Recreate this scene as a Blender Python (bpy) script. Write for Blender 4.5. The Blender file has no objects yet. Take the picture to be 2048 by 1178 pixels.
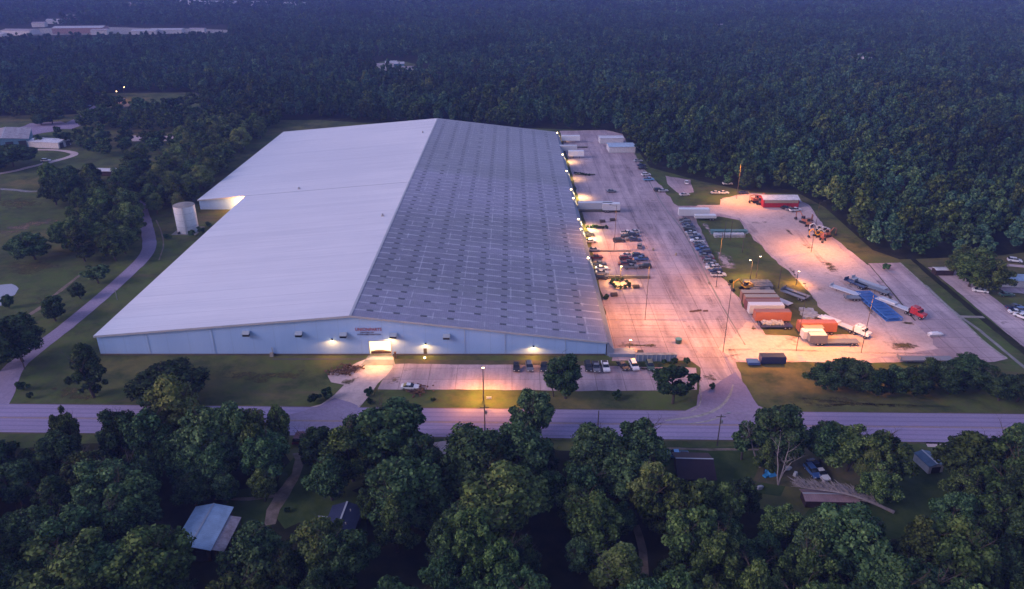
import bpy, math, random, numpy as np
from mathutils import Vector, Matrix, noise as mnoise
R = math.radians
random.seed(7)
SC = bpy.context.scene
COL = SC.collection

# ------------------------------------------------------------------ camera
H = 105.0; FPX = 1500.0; PITCH = math.atan(688/1500)
SP, CP = math.sin(PITCH), math.cos(PITCH)
cam = bpy.data.cameras.new("camera"); camo = bpy.data.objects.new("camera", cam); COL.objects.link(camo)
camo.location = (0, 0, H); camo.rotation_euler = (math.pi/2 - PITCH, 0, 0)
cam.sensor_width = 36; cam.lens = FPX/2048*36; cam.clip_start = 1; cam.clip_end = 12000
SC.camera = camo

# ------------------------------------------------------------------ dusk sky, faint after-glow, exposure
SUN_EL, SUN_AZ = R(3.0), R(-112)      # low in the west, on the left of the view
w = bpy.data.worlds.new("World"); SC.world = w; w.use_nodes = True
wn = w.node_tree
sky = wn.nodes.new("ShaderNodeTexSky"); sky.sky_type = 'NISHITA'; sky.sun_disc = False
sky.sun_elevation = SUN_EL; sky.sun_rotation = SUN_AZ; sky.ozone_density = 1.0; sky.air_density = 1.0; sky.dust_density = 1.0
tint = wn.nodes.new("ShaderNodeMix"); tint.data_type = 'RGBA'; tint.blend_type = 'MULTIPLY'
tint.inputs[0].default_value = 1.0; tint.inputs[7].default_value = (0.75, 0.68, 1.18, 1)
wn.links.new(sky.outputs[0], tint.inputs[6]); wn.links.new(tint.outputs[2], wn.nodes['Background'].inputs[0])
wn.nodes['Background'].inputs[1].default_value = 0.125
sd = bpy.data.lights.new("sun", 'SUN'); sd.energy = 0.42; sd.angle = R(24); sd.color = (0.92, 0.78, 1.0)
so = bpy.data.objects.new("sun", sd); COL.objects.link(so)
LAMP_EL = R(28)
_d = Vector((math.sin(SUN_AZ)*math.cos(LAMP_EL), math.cos(SUN_AZ)*math.cos(LAMP_EL), math.sin(LAMP_EL)))
so.rotation_euler = _d.to_track_quat('Z', 'Y').to_euler()
SC.view_settings.view_transform = 'Standard'; SC.view_settings.look = 'None'
SC.view_settings.gamma = 1; SC.view_settings.use_curve_mapping = False
SC.view_settings.exposure = 2.25
SC.cycles.max_bounces = 5; SC.cycles.diffuse_bounces = 2; SC.cycles.glossy_bounces = 2
SC.cycles.transparent_max_bounces = 6; SC.cycles.volume_bounces = 0
SC.cycles.use_denoising = True; SC.cycles.sample_clamp_indirect = 3

def at(px, py, z=0.0):
    """ground (or height z) point seen at photograph pixel px, py"""
    v = (py-589)/FPX; u = (px-1024)/FPX
    down = SP + v*CP; t = (H-z)/max(down, 0.008)
    return Vector((u*t, t*(CP - v*SP), z))
def proj(x, y, z):
    dz = z-H; zc = y*CP - dz*SP; yc = y*SP + dz*CP
    return 1024+FPX*x/zc, 589-FPX*yc/zc, zc

# ------------------------------------------------------------------ materials
MATS = {}
def mat(name, col, rough=0.8, metal=0.0, var=0.0, scale=1.0, col2=None, bump=0.0, spec=0.3, emit=None, estr=0.0, det=5.0, obj_var=0.0):
    if name in MATS: return MATS[name]
    m = bpy.data.materials.new(name); m.use_nodes = True; nt = m.node_tree; b = nt.nodes['Principled BSDF']
    b.inputs['Base Color'].default_value = (*col, 1); b.inputs['Roughness'].default_value = rough
    b.inputs['Metallic'].default_value = metal; b.inputs['Specular IOR Level'].default_value = spec
    if col2 is not None or var:
        tc = nt.nodes.new('ShaderNodeTexCoord'); n = nt.nodes.new('ShaderNodeTexNoise')
        n.inputs['Scale'].default_value = scale; n.inputs['Detail'].default_value = det; n.inputs['Roughness'].default_value = 0.65
        nt.links.new(tc.outputs['Object'], n.inputs['Vector'])
        r = nt.nodes.new('ShaderNodeValToRGB'); nt.links.new(n.outputs[0], r.inputs[0])
        c2 = col2 if col2 is not None else tuple(c*(1-var) for c in col)
        r.color_ramp.elements[0].position = 0.35; r.color_ramp.elements[1].position = 0.65
        r.color_ramp.elements[0].color = (*c2, 1); r.color_ramp.elements[1].color = (*col, 1)
        nt.links.new(r.outputs[0], b.inputs['Base Color'])
        if bump:
            bp = nt.nodes.new('ShaderNodeBump'); bp.inputs['Strength'].default_value = bump
            nt.links.new(n.outputs[0], bp.inputs['Height']); nt.links.new(bp.outputs[0], b.inputs['Normal'])
    if emit:
        b.inputs['Emission Color'].default_value = (*emit, 1); b.inputs['Emission Strength'].default_value = estr
    MATS[name] = m; return m

class NT:
    """small node-graph helper"""
    def __init__(s, name):
        s.m = bpy.data.materials.new(name); s.m.use_nodes = True; s.t = s.m.node_tree; s.b = s.t.nodes['Principled BSDF']; MATS[name] = s.m
        s.tc = s.t.nodes.new('ShaderNodeTexCoord').outputs['Object']
    def n(s, typ, **kw):
        nd = s.t.nodes.new(typ)
        for k, v in kw.items(): setattr(nd, k, v)
        return nd
    def link(s, a, b): s.t.links.new(a, b)
    def noise(s, scale, det=4, rough=.6, vec=None, stretch=None):
        nd = s.n('ShaderNodeTexNoise'); nd.inputs['Scale'].default_value = scale; nd.inputs['Detail'].default_value = det; nd.inputs['Roughness'].default_value = rough
        v = vec or s.tc
        if stretch:
            mp = s.n('ShaderNodeMapping'); mp.inputs['Scale'].default_value = stretch; s.link(v, mp.inputs[0]); v = mp.outputs[0]
        s.link(v, nd.inputs['Vector']); return nd.outputs[0]
    def ramp(s, fac, stops):
        nd = s.n('ShaderNodeValToRGB'); e = nd.color_ramp.elements
        while len(e) < len(stops): e.new(0.5)
        for i, (p, c) in enumerate(stops): e[i].position = p; e[i].color = (*c, 1) if len(c) == 3 else c
        s.link(fac, nd.inputs[0]); return nd.outputs[0]
    def mix(s, fac, a, b, typ='MIX'):
        nd = s.n('ShaderNodeMix', data_type='RGBA', blend_type=typ)
        for inp, v in ((0, fac), (6, a), (7, b)):
            if hasattr(v, 'links'): s.link(v, nd.inputs[inp])
            elif inp == 0: nd.inputs[0].default_value = v
            else: nd.inputs[inp].default_value = (*v, 1)
        return nd.outputs[2]
    def math(s, op, a, b=None):
        nd = s.n('ShaderNodeMath', operation=op)
        for i, v in enumerate((a, b)):
            if v is None: continue
            if hasattr(v, 'links'): s.link(v, nd.inputs[i])
            else: nd.inputs[i].default_value = v
        return nd.outputs[0]
    def sep(s):
        nd = s.n('ShaderNodeSeparateXYZ'); s.link(s.tc, nd.inputs[0]); return nd.outputs
    def out(s, col, rough=.85, spec=.2, bump=None, bs=.3):
        s.link(col, s.b.inputs['Base Color']); s.b.inputs['Roughness'].default_value = rough; s.b.inputs['Specular IOR Level'].default_value = spec
        if bump is not None:
            bp = s.n('ShaderNodeBump'); bp.inputs['Strength'].default_value = bs; s.link(bump, bp.inputs['Height']); s.link(bp.outputs[0], s.b.inputs['Normal'])
        return s.m

def ground_mats():
    g = NT('grass_ground')
    big = g.noise(.018, 5, .6); fine = g.noise(.35, 6, .7); mid = g.noise(.09, 4, .65)
    c = g.ramp(big, [(.35, (.066, .118, .022)), (.5, (.098, .132, .030)), (.62, (.175, .140, .046))])
    c = g.mix(g.ramp(mid, [(.42, (0,)*3), (.62, (1,)*3)]), c, (.036, .058, .016))
    c = g.mix(g.ramp(g.noise(.05, 6, .75, stretch=(.35, 1.6, 1)), [(.56, (0,)*3), (.68, (.8,)*3)]), c, (.15, .105, .06))
    c = g.mix(g.ramp(fine, [(.35, (0,)*3), (.7, (.75,)*3)]), c, (.10, .095, .045))
    g.out(c, .95, .1, fine, .5)
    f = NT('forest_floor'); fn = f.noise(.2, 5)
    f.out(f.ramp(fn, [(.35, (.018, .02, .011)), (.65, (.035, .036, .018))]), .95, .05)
    # worn asphalt / concrete yard
    y = NT('yard_paving')
    big = y.noise(.02, 6, .65); st = y.noise(.05, 6, .7, stretch=(5, .5, 1)); fine = y.noise(1.2, 6, .75); blot = y.noise(.16, 6, .75)
    c = y.ramp(big, [(.36, (.42, .325, .335)), (.62, (.64, .50, .51))])
    c = y.mix(y.ramp(st, [(.42, (0,)*3), (.66, (.8,)*3)]), c, (.27, .21, .225))
    c = y.mix(y.ramp(fine, [(.3, (.30,)*3), (.6, (0,)*3)]), c, (.20, .16, .16))
    c = y.mix(y.ramp(blot, [(.60, (0,)*3), (.68, (.75,)*3)]), c, (.21, .165, .15))
    br = y.n('ShaderNodeTexBrick'); br.offset = 0; br.inputs['Scale'].default_value = 1; br.inputs['Brick Width'].default_value = 7.5; br.inputs['Row Height'].default_value = 6.0
    br.inputs['Mortar Size'].default_value = .09; br.inputs['Mortar Smooth'].default_value = .3; br.inputs[1].default_value = (1, 1, 1, 1); br.inputs[2].default_value = (.86, .86, .87, 1); br.inputs[3].default_value = (.5, .48, .47, 1)
    y.link(y.tc, br.inputs[0]); c = y.mix(1, c, br.outputs[0], 'MULTIPLY')
    y.out(c, .85, .25, fine, .2)
    # gravel
    v = NT('gravel')
    big = v.noise(.03, 6, .6); fine = v.noise(.8, 7, .75); pat = v.noise(.07, 7, .7)
    c = v.ramp(big, [(.38, (.46, .355, .33)), (.62, (.66, .52, .49))])
    c = v.mix(v.ramp(fine, [(.35, (.4,)*3), (.6, (0,)*3)]), c, (.26, .20, .18))
    c = v.mix(v.ramp(pat, [(.60, (0,)*3), (.68, (.75,)*3)]), c, (.12, .105, .06))
    v.out(c, .95, .1, fine, .4)
    # asphalt road: wheel tracks run along x
    a = NT('asphalt_road')
    fine = a.noise(1.5, 6, .7); big = a.noise(.03, 5, .6, stretch=(.3, 4, 1)); s = a.sep()
    c = a.ramp(big, [(.35, (.27, .225, .34)), (.65, (.35, .29, .43))])
    tr = a.math('SINE', a.math('MULTIPLY', s[1], 2*math.pi/1.85))
    c = a.mix(a.ramp(tr, [(.3, (0,)*3), (1, (.45,)*3)]), c, (.16, .135, .21))
    c = a.mix(a.ramp(fine, [(.4, (.3,)*3), (.6, (0,)*3)]), c, (.20, .16, .22))
    a.out(c, .8, .3, fine, .15)
    l = NT('lane_asphalt'); fine = l.noise(1.0, 6, .7); big = l.noise(.05, 5)
    c = l.ramp(big, [(.35, (.25, .20, .28)), (.65, (.34, .28, .37))])
    c = l.mix(l.ramp(fine, [(.4, (.4,)*3), (.6, (0,)*3)]), c, (.18, .15, .19)); l.out(c, .9, .2)
ground_mats()
_l = NT('lawn_grass'); _l.out(_l.ramp(_l.noise(.25, 6, .7), [(.35, (.035, .060, .016)), (.65, (.07, .095, .028))]), .95, .05)
mat('worn_line', (.42, .40, .35), .8, var=.5, scale=.6)
mat('yellow_line', (.42, .27, .08), .8, var=.4, scale=.6)
mat('pale_track', (.26, .25, .235), .8, var=.35, scale=.4)
mat('weeds', (.07, .075, .03), .95, col2=(.12, .095, .045), scale=.4, bump=.3)
mat('bare_dirt', (.27, .20, .15), .95, col2=(.12, .095, .06), scale=.35, bump=.3)
mat('dirty_concrete', (.30, .28, .25), .9, var=.3, scale=.4)
mat('skirt_concrete', (.11, .10, .085), .9, var=.3, scale=.5)
mat('pond_water', (.30, .30, .33), .08, spec=.6)
mat('rubber', (.02, .02, .02), .85)
mat('car_glass', (.015, .02, .025), .12, spec=.6)
mat('bark', (.085, .068, .052), .95, var=.4, scale=2.0, bump=.4)
mat('dead_wood', (.34, .29, .27), .95, var=.35, scale=1.5, bump=.4)
mat('galvanised', (.36, .37, .37), .5, .5, var=.2, scale=.8)
mat('pole_wood', (.10, .08, .065), .95, var=.3, scale=1.5)
mat('dark_steel', (.05, .052, .055), .6, .4)
mat('lamp_glow', (1, .8, .5), emit=(1, .62, .26), estr=9)
mat('lamp_glow_small', (1, .8, .5), emit=(1, .62, .30), estr=4)
mat('glowing_interior', (.9, .8, .6), emit=(1, .88, .64), estr=1.5)  # emission for the added backdrop that brightens the bay

def foliage(name, dark, mid, light):
    m = bpy.data.materials.new(name); m.use_nodes = True; t = m.node_tree; b = t.nodes['Principled BSDF']
    geo = t.nodes.new('ShaderNodeNewGeometry'); oi = t.nodes.new('ShaderNodeObjectInfo'); tc = t.nodes.new('ShaderNodeTexCoord')
    n = t.nodes.new('ShaderNodeTexNoise'); n.inputs['Scale'].default_value = .45; n.inputs['Detail'].default_value = 3
    t.links.new(tc.outputs['Object'], n.inputs['Vector'])
    a = t.nodes.new('ShaderNodeMath'); a.operation = 'MULTIPLY_ADD'; a.inputs[1].default_value = .5; t.links.new(geo.outputs['Random Per Island'], a.inputs[0]); t.links.new(n.outputs[0], a.inputs[2])
    r = t.nodes.new('ShaderNodeValToRGB'); e = r.color_ramp.elements; e.new(.5)
    for i, (p, c) in enumerate(((.40, dark), (.72, mid), (1.0, light))): e[i].position = p; e[i].color = (*c, 1)
    t.links.new(a.outputs[0], r.inputs[0])
    hs = t.nodes.new('ShaderNodeHueSaturation'); t.links.new(r.outputs[0], hs.inputs['Color'])
    mr = t.nodes.new('ShaderNodeMapRange'); mr.inputs[3].default_value = .62; mr.inputs[4].default_value = 1.5; t.links.new(oi.outputs['Random'], mr.inputs[0])
    pn = t.nodes.new('ShaderNodeTexNoise'); pn.inputs['Scale'].default_value = .009; pn.inputs['Detail'].default_value = 3; t.links.new(geo.outputs['Position'], pn.inputs['Vector'])
    pm = t.nodes.new('ShaderNodeMapRange'); pm.inputs[1].default_value = .3; pm.inputs[2].default_value = .7; pm.inputs[3].default_value = .6; pm.inputs[4].default_value = 1.45; t.links.new(pn.outputs[0], pm.inputs[0])
    mv = t.nodes.new('ShaderNodeMath'); mv.operation = 'MULTIPLY'; t.links.new(mr.outputs[0], mv.inputs[0]); t.links.new(pm.outputs[0], mv.inputs[1]); t.links.new(mv.outputs[0], hs.inputs['Value'])
    m2 = t.nodes.new('ShaderNodeMath'); m2.operation = 'FRACT'; m3 = t.nodes.new('ShaderNodeMath'); m3.operation = 'MULTIPLY'; m3.inputs[1].default_value = 17.3
    t.links.new(oi.outputs['Random'], m3.inputs[0]); t.links.new(m3.outputs[0], m2.inputs[0])
    mr2 = t.nodes.new('ShaderNodeMapRange'); mr2.inputs[3].default_value = .485; mr2.inputs[4].default_value = .525; t.links.new(m2.outputs[0], mr2.inputs[0]); t.links.new(mr2.outputs[0], hs.inputs['Hue'])
    t.links.new(hs.outputs[0], b.inputs['Base Color']); b.inputs['Roughness'].default_value = .8; b.inputs['Specular IOR Level'].default_value = .06
    b.inputs['Subsurface Weight'].default_value = 0
    MATS[name] = m; return m
foliage('leaves_dark', (.006, .016, .007), (.024, .050, .019), (.084, .138, .050))
foliage('leaves_olive', (.008, .018, .006), (.034, .057, .016), (.112, .158, .044))
foliage('leaves_light', (.035, .055, .016), (.085, .115, .030), (.16, .19, .06))
foliage('leaves_pine', (.005, .019, .012), (.026, .066, .036), (.088, .160, .082))

# ------------------------------------------------------------------ mesh helpers
class MB:
    def __init__(s): s.v = []; s.f = []; s.m = []; s.mi = 0
    def add(s, vs, fs):
        o = len(s.v); s.v += [tuple(v) for v in vs]; s.f += [tuple(i+o for i in f) for f in fs]; s.m += [s.mi]*len(fs); return s
    def box(s, c, size, rz=0, ry=0, rx=0, taper=1.0, ty=None):
        x, y, z = (d/2 for d in size); t = taper; u = taper if ty is None else ty
        vs = [(-x, -y, -z), (x, -y, -z), (x, y, -z), (-x, y, -z), (-x*t, -y*u, z), (x*t, -y*u, z), (x*t, y*u, z), (-x*t, y*u, z)]
        M = Matrix.Rotation(rz, 3, 'Z') @ Matrix.Rotation(ry, 3, 'Y') @ Matrix.Rotation(rx, 3, 'X')
        return s.add([M @ Vector(p) + Vector(c) for p in vs], [(0, 3, 2, 1), (4, 5, 6, 7), (0, 1, 5, 4), (1, 2, 6, 5), (2, 3, 7, 6), (3, 0, 4, 7)])
    def tube(s, p, q, r0, r1=None, n=8, caps=True):
        p, q = Vector(p), Vector(q); r1 = r0 if r1 is None else r1; d = (q-p)
        if d.length < 1e-6: return s
        a = d.normalized().orthogonal().normalized(); b = d.normalized().cross(a); vs = []
        for c, r in ((p, r0), (q, r1)):
            for i in range(n):
                th = 2*math.pi*i/n; vs.append(c + a*math.cos(th)*r + b*math.sin(th)*r)
        fs = [(i, (i+1) % n, n+(i+1) % n, n+i) for i in range(n)]
        if caps: fs += [tuple(range(n-1, -1, -1)), tuple(range(n, 2*n))]
        return s.add(vs, fs)
    def profile(s, pts, y0, y1, inset=None):
        """extrude a closed x-z outline along y; inset = list of y-insets per point"""
        n = len(pts); ins = inset or [0]*n
        vs = [(x, y0+i, z) for (x, z), i in zip(pts, ins)] + [(x, y1-i, z) for (x, z), i in zip(pts, ins)]
        return s.add(vs, [tuple(range(n-1, -1, -1)) if False else tuple(range(n)), tuple(range(2*n-1, n-1, -1))] + [(i, n+i, n+(i+1) % n, (i+1) % n) for i in range(n)])
    def build(s, name, mats, parent=None, loc=None, smooth=False, bevel=0):
        me = bpy.data.meshes.new(name); me.from_pydata(s.v, [], s.f)
        for m in (mats if isinstance(mats, (list, tuple)) else [mats]): me.materials.append(MATS[m] if isinstance(m, str) else m)
        if any(s.m): me.polygons.foreach_set('material_index', s.m)
        if smooth: me.polygons.foreach_set('use_smooth', [True]*len(me.polygons))
        me.update(); o = bpy.data.objects.new(name, me); COL.objects.link(o)
        if parent: o.parent = parent
        if loc is not None: o.location = loc
        if bevel:
            b = o.modifiers.new('bevel', 'BEVEL'); b.width = bevel; b.segments = 2; b.limit_method = 'ANGLE'
        return o

def tag(o, label=None, cat=None, group=None, kind=None):
    if label: o['label'] = label
    if cat: o['category'] = cat
    if group: o['group'] = group
    if kind: o['kind'] = kind
    return o
def thing(name, label, cat, loc=(0, 0, 0), rz=0, group=None):
    o = bpy.data.objects.new(name, None); COL.objects.link(o); o.empty_display_size = .2
    o.location = loc; o.rotation_euler = (0, 0, rz); return tag(o, label, cat, group)
KIDS = {}
def dup(root, loc, rz=0, label=None, group=None, scale=None, recol=None):
    kids = KIDS.get(root.name)
    if kids is None: kids = KIDS[root.name] = [(c, list(c.children)) for c in root.children]
    r = root.copy(); COL.objects.link(r); r.location = loc; r.rotation_euler = (0, 0, rz)
    if scale: r.scale = scale if isinstance(scale, (tuple, list)) else (scale,)*3
    if label: r['label'] = label
    if group: r['group'] = group
    elif 'group' in r and group == '': del r['group']
    for c, gs in kids:
        d = c.copy(); COL.objects.link(d); d.parent = r
        if recol and c.data.materials[0].name in recol:
            d.material_slots[0].link = 'OBJECT'; d.material_slots[0].material = MATS[recol[c.data.materials[0].name]]
        for g in gs:
            e = g.copy(); COL.objects.link(e); e.parent = d
    return r

# ------------------------------------------------------------------ ground sheets
def rough_outline(pts, amp=.5, step=3.0, seed=0, closed=True):
    out = []; n = len(pts)
    for i in range(n if closed else n-1):
        a, b = pts[i], pts[(i+1) % n]; L = (b-a).length; k = max(1, min(80, int(L/step))); nrm = Vector((-(b-a).y, (b-a).x, 0)).normalized() if L > 0 else Vector((0, 0, 0))
        for j in range(k):
            p = a.lerp(b, j/k); q = p*.16 + Vector((seed*13.7, seed*3.1, 0))
            out.append(p + nrm*amp*(mnoise.noise(q)*1.5 + mnoise.noise(q*4.3)*.7))
    return out
def sheet(name, pix, m, z, amp=.5, step=3.0, seed=0, world=False, kind='structure', smooth=0):
    pts = [Vector((p[0], p[1], 0)) if world else at(p[0], p[1]) for p in pix]
    for _ in range(smooth):
        q = []
        for i in range(len(pts)):
            a, b = pts[i], pts[(i+1) % len(pts)]; q += [a.lerp(b, .25), a.lerp(b, .75)]
        pts = q
    pts = rough_outline(pts, amp, step, seed) if amp else pts
    o = MB().add([(p.x, p.y, z) for p in pts], [tuple(range(len(pts)))]).build(name, m)
    if o.data.polygons[0].normal.z < 0: o.data.flip_normals()
    o['kind'] = kind; return o
def patch(name, pix, m, z, seed=0, amp=1.2):
    """a worn or weedy patch that thins out towards its edge"""
    pts = rough_outline([at(*q) for q in pix], amp, 1.5, seed); c = sum(pts, Vector())/len(pts); n = len(pts); vs = []
    for k in (1.35, .7): vs += [c+(p-c)*k for p in pts]
    vs.append(c); fs = [(i, (i+1) % n, n+(i+1) % n, n+i) for i in range(n)]+[(n+i, n+(i+1) % n, 2*n) for i in range(n)]
    o = MB().add([(v.x, v.y, z) for v in vs], fs).build(name, m); a = o.data.attributes.new('edge', 'FLOAT', 'POINT'); a.data.foreach_set('value', [0.0]*n+[.7]*n+[1.0])
    if o.data.polygons[0].normal.z < 0: o.data.flip_normals()
    o['kind'] = 'structure'; return o
def patch_mat(nm, ca, cb):
    m = NT(nm); at_ = m.n('ShaderNodeAttribute', attribute_name='edge'); nz = m.noise(.35, 7, .75); f2 = m.noise(1.1, 5, .7)
    m.out(m.ramp(f2, [(.35, ca), (.65, cb)]), .95, .05)
    s = m.math('ADD', m.math('MULTIPLY', at_.outputs['Fac'], .55), m.math('MULTIPLY', nz, .9)); al = m.ramp(s, [(.84, (0,)*3), (1.0, (.9,)*3)])
    m.link(al, m.b.inputs['Alpha'])
patch_mat('weed_patch', (.060, .064, .022), (.15, .115, .05)); patch_mat('dirt_patch', (.14, .10, .06), (.27, .19, .13)); patch_mat('gravel_patch', (.38, .30, .27), (.55, .44, .41)); patch_mat('dark_patch', (.12, .095, .09), (.2, .16, .155))
def ribbon(name, pix, width, m, z, amp=.25, seed=0, world=False, kind='structure'):
    P = [Vector((p[0], p[1], 0)) if world else at(p[0], p[1]) for p in pix]; W = width if isinstance(width, (list, tuple)) else [width]*len(P)
    S = []; SW = []
    for i in range(len(P)-1):        # Catmull-Rom
        p0, p1, p2, p3 = P[max(i-1, 0)], P[i], P[i+1], P[min(i+2, len(P)-1)]; k = max(2, int((p2-p1).length/3))
        for j in range(k):
            t = j/k; S.append(.5*((2*p1)+(p2-p0)*t+(2*p0-5*p1+4*p2-p3)*t*t+(3*p1-p0-3*p2+p3)*t**3)); SW.append(W[i]*(1-t)+W[i+1]*t)
    S.append(P[-1]); SW.append(W[-1]); vs = []
    for i, p in enumerate(S):
        d = (S[min(i+1, len(S)-1)]-S[max(i-1, 0)]).normalized(); nn = Vector((-d.y, d.x, 0))
        for sgn in (1, -1):
            j = amp*mnoise.noise(p*.3+Vector((seed, sgn*9, 0))) ; q = p+nn*sgn*(SW[i]/2+j); vs.append((q.x, q.y, z))
    fs = [(2*i, 2*i+1, 2*i+3, 2*i+2) for i in range(len(S)-1)]
    o = MB().add(vs, fs).build(name, m)
    if o.data.polygons[0].normal.z < 0: o.data.flip_normals()
    o['kind'] = kind; return o

g = MB().add([(-5000, -400, 0), (5000, -400, 0), (5000, 7000, 0), (-5000, 7000, 0)], [(0, 1, 2, 3)]).build('ground', 'grass_ground'); g['kind'] = 'structure'
_e = [(-900, 232), (0, 232), (160, 228), (195, 205), (215, 186), (392, 185), (412, 205), (440, 225), (560, 240), (640, 240), (720, 245), (870, 252), (1110, 258), (1225, 262), (1268, 290), (1300, 335), (1400, 362), (1500, 384), (1600, 388), (1650, 415), (1745, 500), (1800, 519), (1990, 512), (2048, 505), (2600, 505)]
_w = [at(*q) for q in _e]
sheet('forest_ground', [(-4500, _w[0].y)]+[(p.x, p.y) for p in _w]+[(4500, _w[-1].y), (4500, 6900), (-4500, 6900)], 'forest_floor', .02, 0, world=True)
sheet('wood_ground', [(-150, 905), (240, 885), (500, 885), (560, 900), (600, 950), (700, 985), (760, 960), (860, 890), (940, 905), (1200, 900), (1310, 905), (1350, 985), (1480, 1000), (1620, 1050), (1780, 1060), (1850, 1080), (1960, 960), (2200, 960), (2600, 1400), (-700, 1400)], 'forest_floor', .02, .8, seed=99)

# main road runs along x with a slight skew
RA = -0.018
def on_road(x, off): return Vector((x - off*RA*0, 153.5 + RA*x + off, 0))
def road_strip(name, x0, x1, o0, o1, m, z, kind='structure'):
    mb = MB(); n = max(1, int((x1-x0)/40)); vs = []
    for i in range(n+1):
        x = x0+(x1-x0)*i/n; vs += [(x, o0, 0), (x, o1, 0)]
    mb.add(vs, [(2*i, 2*i+2, 2*i+3, 2*i+1) for i in range(n)])
    o = mb.build(name, m); o.location = (0, 153.5, z); o.rotation_euler = (0, 0, math.atan(RA)); o['kind'] = kind; return o
road_strip('road_shoulder', -700, 700, -6.7, 6.7, 'weeds', .04)
road_strip('road', -700, 700, -6.1, 6.1, 'asphalt_road', .10)
for o0, nm in ((5.2, 'worn_line'), (-5.3, 'worn_line')): road_strip('road_edge_line', -700, 700, o0, o0+.09, nm, .12)
for o0 in (.12, -.26): road_strip('road_centre_line', -700, 700, o0, o0+.14, 'yellow_line', .12)

# side service lane curving up the left of the warehouse
ribbon('service_lane', [(-60, 850), (-10, 800), (22, 742), (70, 700), (130, 655), (200, 597), (255, 548), (290, 512), (299, 485), (291, 445), (284, 415), (290, 380), (330, 335)], [13, 8, 6, 5.2, 5, 5, 5, 5, 5, 5, 4.6, 4, 3.4], 'lane_asphalt', .05, .3, 3)
ribbon('tyre_track', [(318, 520), (327, 490), (322, 462), (312, 440)], .5, 'bare_dirt', .03, .1, 4)
ribbon('field_track', [(-200, 372), (0, 378), (60, 383), (105, 380)], 2.4, 'pale_track', .03, .3, 5)
ribbon('field_track', [(-150, 362), (0, 347), (60, 334), (110, 322), (150, 308), (110, 300), (40, 300)], [4, 4, 3.5, 4, 4, 3, 3], 'gravel', .05, .5, 6)
patch('dirt_path', [(0, 455), (60, 440), (130, 428), (150, 436), (90, 452), (40, 470), (0, 480), (-60, 480)], 'dirt_patch', .03, 7, 2.5)
patch('grass_patch', [(-20, 395), (80, 392), (120, 410), (40, 425), (-20, 420)], 'weed_patch', .03, 9, 2)
patch('grass_patch', [(0, 520), (90, 515), (150, 530), (60, 560), (0, 550)], 'weed_patch', .03, 10, 2)
patch('grass_patch', [(420, 740), (640, 740), (620, 765), (430, 765)], 'weed_patch', .03, 11, 2)
patch('grass_patch', [(80, 770), (150, 760), (220, 800), (90, 800)], 'weed_patch', .03, 12, 2)
patch('grass_patch', [(1540, 790), (1700, 800), (1900, 815), (1560, 815)], 'weed_patch', .03, 13, 2)
ribbon('dirt_path', [(40, 640), (75, 620), (110, 590), (160, 550)], [1.5, 2, 1.5, 1], 'bare_dirt', .03, .6, 8)
sheet('pond', [(-40, 568), (0, 570), (22, 568), (36, 577), (30, 590), (14, 596), (4, 610), (-50, 625)], 'pond_water', .04, .5, seed=9)

# front car park and the entrance drive
sheet('parking_lot', [(786, 728), (860, 727), (1050, 729), (1250, 733), (1392, 736), (1394, 780), (1200, 782), (1010, 780), (755, 779), (770, 752)], 'yard_paving', .06, .35, seed=11)
sheet('driveway', [(745, 714), (786, 715), (786, 735), (772, 752), (758, 768), (744, 785), (725, 806), (707, 832), (690, 850), (560, 850), (520, 838), (600, 822), (640, 808), (668, 790), (690, 768), (662, 765), (655, 752), (668, 740), (690, 738), (715, 724)], 'gravel', .08, .6, seed=12)
sheet('driveway_apron', [(540, 838), (600, 824), (640, 812), (668, 797), (700, 806), (715, 812), (716, 826), (720, 848), (690, 856), (560, 856)], 'lane_asphalt', .11, .3, seed=13)
patch('grass_patch', [(778, 758), (784, 752), (806, 752), (805, 768), (790, 771), (768, 770)], 'dirt_patch', .11, 14, .4)
patch('dirt_patch', [(684, 735), (728, 728), (735, 742), (700, 755), (676, 757)], 'dirt_patch', .11, 15)
sheet('foundation_skirt', [(545, 717), (742, 717), (742, 719.5), (545, 719.5)], 'skirt_concrete', .03, .1, seed=16)
sheet('grass_patch', [(790, 719), (1215, 723), (1215, 731), (1050, 730), (860, 729), (790, 727)], 'weeds', .09, .3, seed=17)

# the big yard to the right of the warehouse
YARD = [(1224, 722), (1222, 690), (1205, 600), (1180, 480), (1150, 370), (1120, 262), (1210, 260), (1245, 268), (1262, 300), (1290, 340), (1322, 372), (1345, 398), (1360, 412), (1400, 412),
        (1460, 405), (1440, 395), (1500, 385), (1590, 396), (1618, 410), (1660, 470), (1735, 530), (1800, 525), (1822, 545), (1900, 620), (1975, 688), (2015, 717), (1990, 724), (1700, 726), (1560, 724), (1470, 724),
        (1490, 770), (1515, 815), (1535, 828), (1540, 845), (1330, 845), (1372, 830), (1402, 810), (1400, 790), (1398, 760), (1402, 735), (1380, 722)]
sheet('yard', YARD, 'yard_paving', .05, .5, seed=20)
sheet('entrance_apron', [(1396, 790), (1470, 745), (1492, 772), (1516, 812), (1560, 829), (1560, 842), (1290, 842), (1350, 832), (1394, 812)], 'lane_asphalt', .11, .3, seed=43)
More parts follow.
